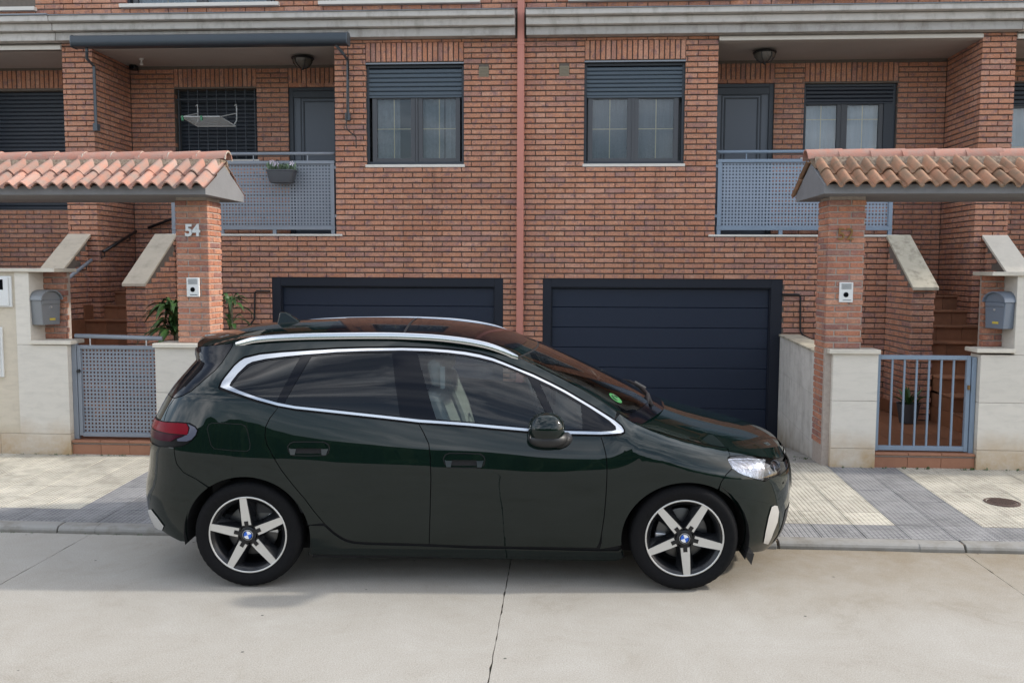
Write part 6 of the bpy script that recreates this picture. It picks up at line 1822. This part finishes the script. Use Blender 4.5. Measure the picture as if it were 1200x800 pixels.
# ends
rb_ = end_cap('rear_bumper_face', .22, .60, False, M_PAINT, car)
end_cap('diffuser', .225, .40, False, M_BTRIM, rb_, .004, -.5, .5)
end_cap('number_plate_recess', .63, .80, False, M_BTRIM, car, .003, -.33, .33)
tg = end_cap('tailgate', .603, 1.07, False, M_PAINT, car)
end_cap('red_lens', .875, .985, False, M_RED, tg, .004, -.56, -.30)
end_cap('red_lens', .875, .985, False, M_RED, tg, .004, .30, .56)
end_cap('rear_window', 1.073, 1.365, False, M_GLOSSB, car)
fb_ = end_cap('front_bumper_face', .13, .655, True, M_PAINT, car)
end_cap('lower_intake', .17, .40, True, M_BTRIM, fb_, .004, -.5, .5)
for a, b in ((-.36, -.03), (.03, .36)):
    gr = end_cap('grille_surround', .48, .75, True, M_CHROME, fb_, .006, a, b)
    end_cap('grille', .495, .735, True, M_BTRIM, fb_, .010, a + .015, b - .015)
end_cap('bonnet_nose', .655, .765, True, M_PAINT, car)
wp = MB(); wp.tube([(-2.0, -.30, 1.115), (-1.93, -.05, 1.20), (-1.96, .0, 1.16)], .012, 6); wp.box(-2.03, -1.93, -.04, .04, 1.10, 1.18)
part(wp, 'rear_wiper', M_BTRIM, car)
# rails
for sg in (-1, 1):
    rl = MB()
    xs_ = [-1.475, -1.42, -1.36, -1.2, -.93, -.53, -.26, -.06, .116, .223, .29, .315]
    zz = [1.482, 1.500, 1.516, 1.533, 1.545, 1.550, 1.542, 1.524, 1.492, 1.456, 1.425, 1.412]
    f = pchip(xs_, zz)
    vs = []; X_ = np.linspace(-1.475, .315, 50)
    prof = [(-.014, -.034), (-.016, -.004), (-.010, .004), (.008, .005), (.013, -.003), (.013, -.034)]
    for x in X_:
        t = min(1, min(x + 1.475, .315 - x) / .14); w = .35 + .65 * t
        y0 = float(ytop(min(x, .3))) + .012
        for (a, b) in prof: vs.append((x, sg * (y0 - a * w * -1 if False else y0 + a * w * (-1)), float(f(x)) + b * (w if b > 0 else 1)))
    m = len(prof)
    fs = [(i * m + j, (i + 1) * m + j, (i + 1) * m + j + 1, i * m + j + 1) if sg > 0 else (i * m + j, i * m + j + 1, (i + 1) * m + j + 1, (i + 1) * m + j) for i in range(len(X_) - 1) for j in range(m - 1)]
    rl.add(vs, fs)
    part(rl, 'roof_rail', M_CHROME, car, smooth=True, auto=50)
fin = MB(); fin.add([(-1.36, -.03, 1.555), (-1.36, .03, 1.555), (-1.20, .025, 1.568), (-1.20, -.025, 1.568), (-1.345, -.008, 1.632), (-1.345, .008, 1.632), (-1.30, .008, 1.632), (-1.30, -.008, 1.632)],
                   [(0, 4, 5, 1), (1, 5, 6, 2), (2, 6, 7, 3), (3, 7, 4, 0), (4, 7, 6, 5)])
part(fin, 'antenna_fin', M_PAINT, car, bevel=.01)
# wipers, sticker
def wpt(x, r, up=.012):
    return (x, r * float(ytop(np.array(x))), float(zT(x)) + max(float(zC1(x) - zT(x)), .004) * (1 - abs(r)**2.3) + up)
w = MB()
w.tube([wpt(1.20, .12, .01), wpt(1.13, .45), wpt(1.03, .80)], .010, 6); w.tube([wpt(1.19, -.55, .01), wpt(1.20, -.2, .012), wpt(1.19, .1, .012)], .010, 6)
w.tube([(1.24, .30, 1.06), wpt(1.16, .42, .02)], .014, 6); w.tube([(1.17, -.40, 1.04), wpt(1.19, -.25, .02)], .014, 6)
part(w, 'wiper', M_BTRIM, car)
st = MB(); cx, rr = .935, -.78
P0 = Vector(wpt(cx, rr, .003)); ux = (Vector(wpt(cx + .05, rr, .003)) - P0).normalized(); uy = (Vector(wpt(cx, rr + .05, .003)) - P0).normalized()
st.add([P0 + ux * .046 * math.cos(a) + uy * .046 * math.sin(a) for a in [2 * math.pi * k / 24 for k in range(24)]], [tuple(range(24))])
part(st, 'sticker', M_ECO, car)
st = MB(); pts = [P0 + Vector((0, 0, .003)) + ux * .024 * math.cos(a) + uy * .024 * math.sin(a) for a in [R(50 + 260 * k / 14) for k in range(15)]]
st.tube(pts, .0045, 5); part(st, 'sticker_letter', M_ECOL, car)
# mirror
def blob(mb, c, rad, n=20, m=12, pw=.85, cut=None):
    vs = []
    for i in range(m + 1):
        t = -math.pi / 2 + math.pi * i / m
        for k in range(n):
            a = 2 * math.pi * k / n
            f_ = lambda v: math.copysign(abs(v)**pw, v)
            z = c[2] + rad[2] * f_(math.sin(t))
            if cut is not None: z = max(z, cut)
            vs.append((c[0] + rad[0] * f_(math.cos(t)) * f_(math.cos(a)), c[1] + rad[1] * f_(math.cos(t)) * f_(math.sin(a)), z))
    fs = [(i * n + k, i * n + (k + 1) % n, (i + 1) * n + (k + 1) % n, (i + 1) * n + k) for i in range(m) for k in range(n)]
    return mb.add(vs, fs)
for sg in (-1, 1):
    mr = part(blob(MB(), (.487, sg * 1.035, 1.035), (.108, .105, .100), cut=1.0), 'door_mirror', M_PAINT, car, smooth=True)
    part(blob(MB(), (.495, sg * 1.03, .985), (.118, .102, .052)), 'mirror_base', M_BTRIM, mr, smooth=True)
    ml_ = MB(); ml_.tube([(.56, sg * 1.0, .962), (.60, sg * .93, .950), (.61, sg * .86, .945)], [.045, .038, .04], 10)
    part(ml_, 'mirror_stalk', M_BTRIM, mr, smooth=True)
    ml_ = MB(); ml_.box(.390, .396, sg * .985, sg * 1.085, .99, 1.07); part(ml_, 'mirror_glass', M_CHROME, mr, bevel=.003)
# floor, liners, interior
part(MB().box(-.96, .95, -.80, .80, .168, .30).box(-1.75, 1.75, -.55, .55, .14, .35), 'floor_pan', M_BLACK, car)
for sg in (-1, 1):
    for c in (-1.335, 1.335):
        lm = MB(); n = 20; vs = []
        for k in range(n + 1):
            a = R(-20 + (210 if c < 0 else 222) * k / n)
            for yy in (.875, .50): vs.append((c + .395 * math.cos(a), sg * yy, .333 + .385 * math.sin(a)))
        fs = [(2 * k, 2 * k + 1, 2 * k + 3, 2 * k + 2) for k in range(n)]
        lm.add(vs, fs)
        m = len(lm.v); lm.add([(c, sg * .50, .25)], []); lm.f += [(2 * k + 1, m, 2 * k + 3) for k in range(n)]
        part(lm, 'wheel_liner', M_BLACK, car)
part(MB().box(-1.6, .95, -.74, .74, .35, .42), 'cabin_floor', M_INTD, car)
part(MB().box(-1.62, -1.50, -.66, .66, .42, 1.05), 'boot_cover', M_INTD, car)
def seat(x, y, w):
    s1 = MB(); s1.prism([(x - .02, .52), (x + .50, .56), (x + .52, .66), (x + .45, .69), (x, .64)], 'y', y - w, y + w)
    o = part(s1, 'seat', M_BEIGE, car, bevel=.03)
    s2 = MB(); s2.prism([(x - .02, .58), (x + .14, .60), (x + .06, .90), (x - .045, 1.16), (x - .13, 1.18), (x - .16, 1.12), (x - .08, .8)], 'y', y - w * .95, y + w * .95)
    part(s2, 'seat_back', M_BEIGE, o, bevel=.045)
    s3 = MB(); s3.prism([(x - .11, 1.20), (x - .03, 1.20), (x - .045, 1.36), (x - .09, 1.385), (x - .14, 1.36)], 'y', y - .13, y + .13)
    part(s3, 'headrest', M_BEIGE, o, bevel=.03)
seat(-.13, -.42, .26); seat(-.13, .40, .26)
seat(-.95, -.38, .30); seat(-.95, .38, .30)
dsh = MB(); dsh.prism([(.52, .60), (.50, .86), (.56, .98), (.70, 1.02), (1.02, .99), (1.02, .6)], 'y', -.72, .72)
part(dsh, 'dashboard', M_INTD, car, bevel=.03)
part(MB().box(.55, .57, -.10, .42, 1.01, 1.13), 'screen', M_GLOSSB, car, bevel=.004)
sw_ = MB(); cs = Vector((.44, .38, .94)); t1, t2 = Vector((0, 1, 0)), Vector((-.35, 0, .94)).normalized()
sw_.tube([cs + t1 * .185 * math.cos(a) + t2 * .185 * math.sin(a) for a in [2 * math.pi * k / 28 for k in range(29)]], .016, 8, cap=False)
sw_.tube([cs - t1 * .18, cs + t1 * .18], .018, 6); sw_.tube([cs, cs + Vector((.2, 0, -.06))], .04, 8)
part(sw_, 'steering_wheel', M_INTD, car, smooth=True)
part(MB().box(.33, .36, -.11, .11, 1.36, 1.42), 'rear_view_mirror', M_BTRIM, car, bevel=.01)
for sg in (-1, 1):
    part(MB().prism([(-1.3, .45), (.95, .45), (.93, .93), (-.2, .99), (-1.3, 1.08)], 'y', sg * .775, sg * .80), 'door_card', M_INTD, car)
part(MB().box(-.175, -.145, -.60, -.585, 1.20, 1.34), 'seat_belt', M_BEIGE, car)
part(MB().prism([(1.71, .235), (1.77, .225), (1.755, .155), (1.735, .19)], 'y', -.84, -.70), 'air_flap', M_BTRIM, car)

# wheels
def wheel(cx, sg, ang):
    yo = .888
    def Y(d): return sg * (yo - d)          # d metres inboard of the tyre's outer face
    prof = [(.226, .030), (.236, .020), (.250, .010), (.275, .002), (.295, .0), (.312, .006), (.324, .017), (.3285, .028), (.331, .040)]
    nn = 96
    tp = prof + [(.3325, .055), (.3265, .057), (.3265, .063), (.3325, .065), (.3335, .088), (.327, .090), (.327, .097), (.3335, .099), (.3335, .120), (.327, .122), (.327, .128), (.3325, .130)] + [(r, .205 - d) for r, d in prof[::-1]]
    mb = MB(); vs = []
    for i, (r, d) in enumerate(tp):
        for k in range(nn):
            a = 2 * math.pi * k / nn
            rr = r
            if 6 <= i <= 9 or len(tp) - 10 <= i <= len(tp) - 7:
                rr -= .002 * (1 if (k % 2) else 0) * (1 if i not in (9,) else .5)
            vs.append((cx + rr * math.cos(a), Y(d), .333 + rr * math.sin(a)))
    fs = []
    for i in range(len(tp) - 1):
        for k in range(nn):
            k2 = (k + 1) % nn
            f = (i * nn + k, i * nn + k2, (i + 1) * nn + k2, (i + 1) * nn + k)
            fs.append(f if sg > 0 else f[::-1])
    mb.add(vs, fs)
    W = part(mb, 'wheel', M_TYRE, car, smooth=True, auto=55)
    org = (cx, 0, .333)
    def lat(prof, nm, m, n=64, **k):
        p = [(r, Y(d)) for r, d in prof]
        mb = MB().lathe(p, axis='y', n=n, origin=org)
        return part(mb, nm, m, W, **k)
    # sidewall lettering ring and rim
    lat([(.241, .014), (.2405, .009), (.236, .008), (.2315, .009), (.2305, .014)], 'rim_ring', M_RIMS, smooth=True)
    lat([(.2305, .012), (.222, .020), (.205, .034), (.200, .060), (.198, .19)], 'rim_barrel', M_RIMD, smooth=True, auto=40)
    lat([(.0, .115), (.150, .115), (.158, .118), (.158, .135)], 'brake_disc', M_DISC, auto=30)
    lat([(.0, .105), (.075, .105), (.080, .115)], 'brake_hat', M_DISC, auto=30)
    cal = MB(); a0 = R(200 if cx > 0 else 20)
    for k in range(6):
        pass
    cal.prism([(cx + r * math.cos(a0 + t), .333 + r * math.sin(a0 + t)) for r, t in [(.10, -.4), (.10, .4)][::-1] + [(.168, t_) for t_ in (-.42, -.2, 0, .2, .42)]], 'y', Y(.085), Y(.15))
    part(cal, 'brake_caliper', M_ALU, W, bevel=.006)
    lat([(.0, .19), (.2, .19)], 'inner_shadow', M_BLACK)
    P = lambda r, t, d: (cx + r * math.cos(t), Y(d), .333 + r * math.sin(t))
    for k in range(5):
        a = R(ang + 72 * k)
        def pol(r, off, d):        # radial r, tangential offset
            return (cx + r * math.cos(a) - off * math.sin(a), Y(d), .333 + r * math.sin(a) + off * math.cos(a))
        fc = MB()
        pts = [pol(.060, .0275, .015), (pol(.100, .0270, .013)), pol(.233, .0205, .010), pol(.235, -.0205, .010), pol(.100, -.0270, .013), pol(.060, -.0275, .015)]
        back = [(p[0], p[1] - sg * .006, p[2]) for p in pts]
        n = len(pts)
        f0 = tuple(range(n)); f0 = f0[::-1] if sg < 0 else f0
        f0 = f0[::-1]
        fs = [f0] + [(i, (i + 1) % n, n + (i + 1) % n, n + i) for i in range(n)]
        fc.add(pts + back, fs)
        s_ = part(fc, 'spoke', M_RIMS, W)
        fk = MB()
        A = [pol(.05, .034, .020), pol(.11, .030, .0195), pol(.228, .024, .0165), pol(.228, -.024, .0165), pol(.11, -.030, .0195), pol(.05, -.034, .020)]
        B = [pol(.05, .050, .070), pol(.11, .045, .075), pol(.205, .062, .070), pol(.205, -.062, .070), pol(.11, -.045, .075), pol(.05, -.050, .070)]
        fk.add(A + B, [f0] + [(i, (i + 1) % n, n + (i + 1) % n, n + i) for i in range(n)])
        part(fk, 'spoke_flank', M_RIMD, W)
        # notch with wheel bolt, on the spoke's root
        nt_ = MB(); nt_.add([pol(.044, .0125, .0138), pol(.086, .0125, .0115), pol(.086, -.0125, .0115), pol(.044, -.0125, .0138)], [(0, 1, 2, 3) if sg < 0 else (3, 2, 1, 0)])
        part(nt_, 'bolt_pocket', M_RIMD, W)
    lat([(.0, .011), (.044, .012), (.050, .015), (.052, .03)], 'centre_cap', M_RIMD, n=32, auto=40)
    em = lat([(.030, .0105), (.030, .0085), (.026, .008), (.0245, .0095)], 'emblem_ring', M_GLOSSB, n=28, smooth=True)
    rim_w = lat([(.031, .0108), (.0318, .009), (.0305, .0082)], 'emblem_edge', M_WHITEE, n=28)
    for k in range(4):
        e = MB(); a0, a1 = k * math.pi / 2 + .35, (k + 1) * math.pi / 2 + .35
        pts = [P(0, 0, .0088)] + [P(.0245, a0 + (a1 - a0) * j / 6, .0088) for j in range(7)]
        e.add(pts, [tuple(range(8)) if sg < 0 else tuple(range(8))[::-1]])
        part(e, 'emblem_quarter', M_BLUEE if k % 2 else M_WHITEE, W)
wheel(-1.335, -1, 24); wheel(1.335, -1, 347); wheel(-1.335, 1, 10); wheel(1.335, 1, 40)
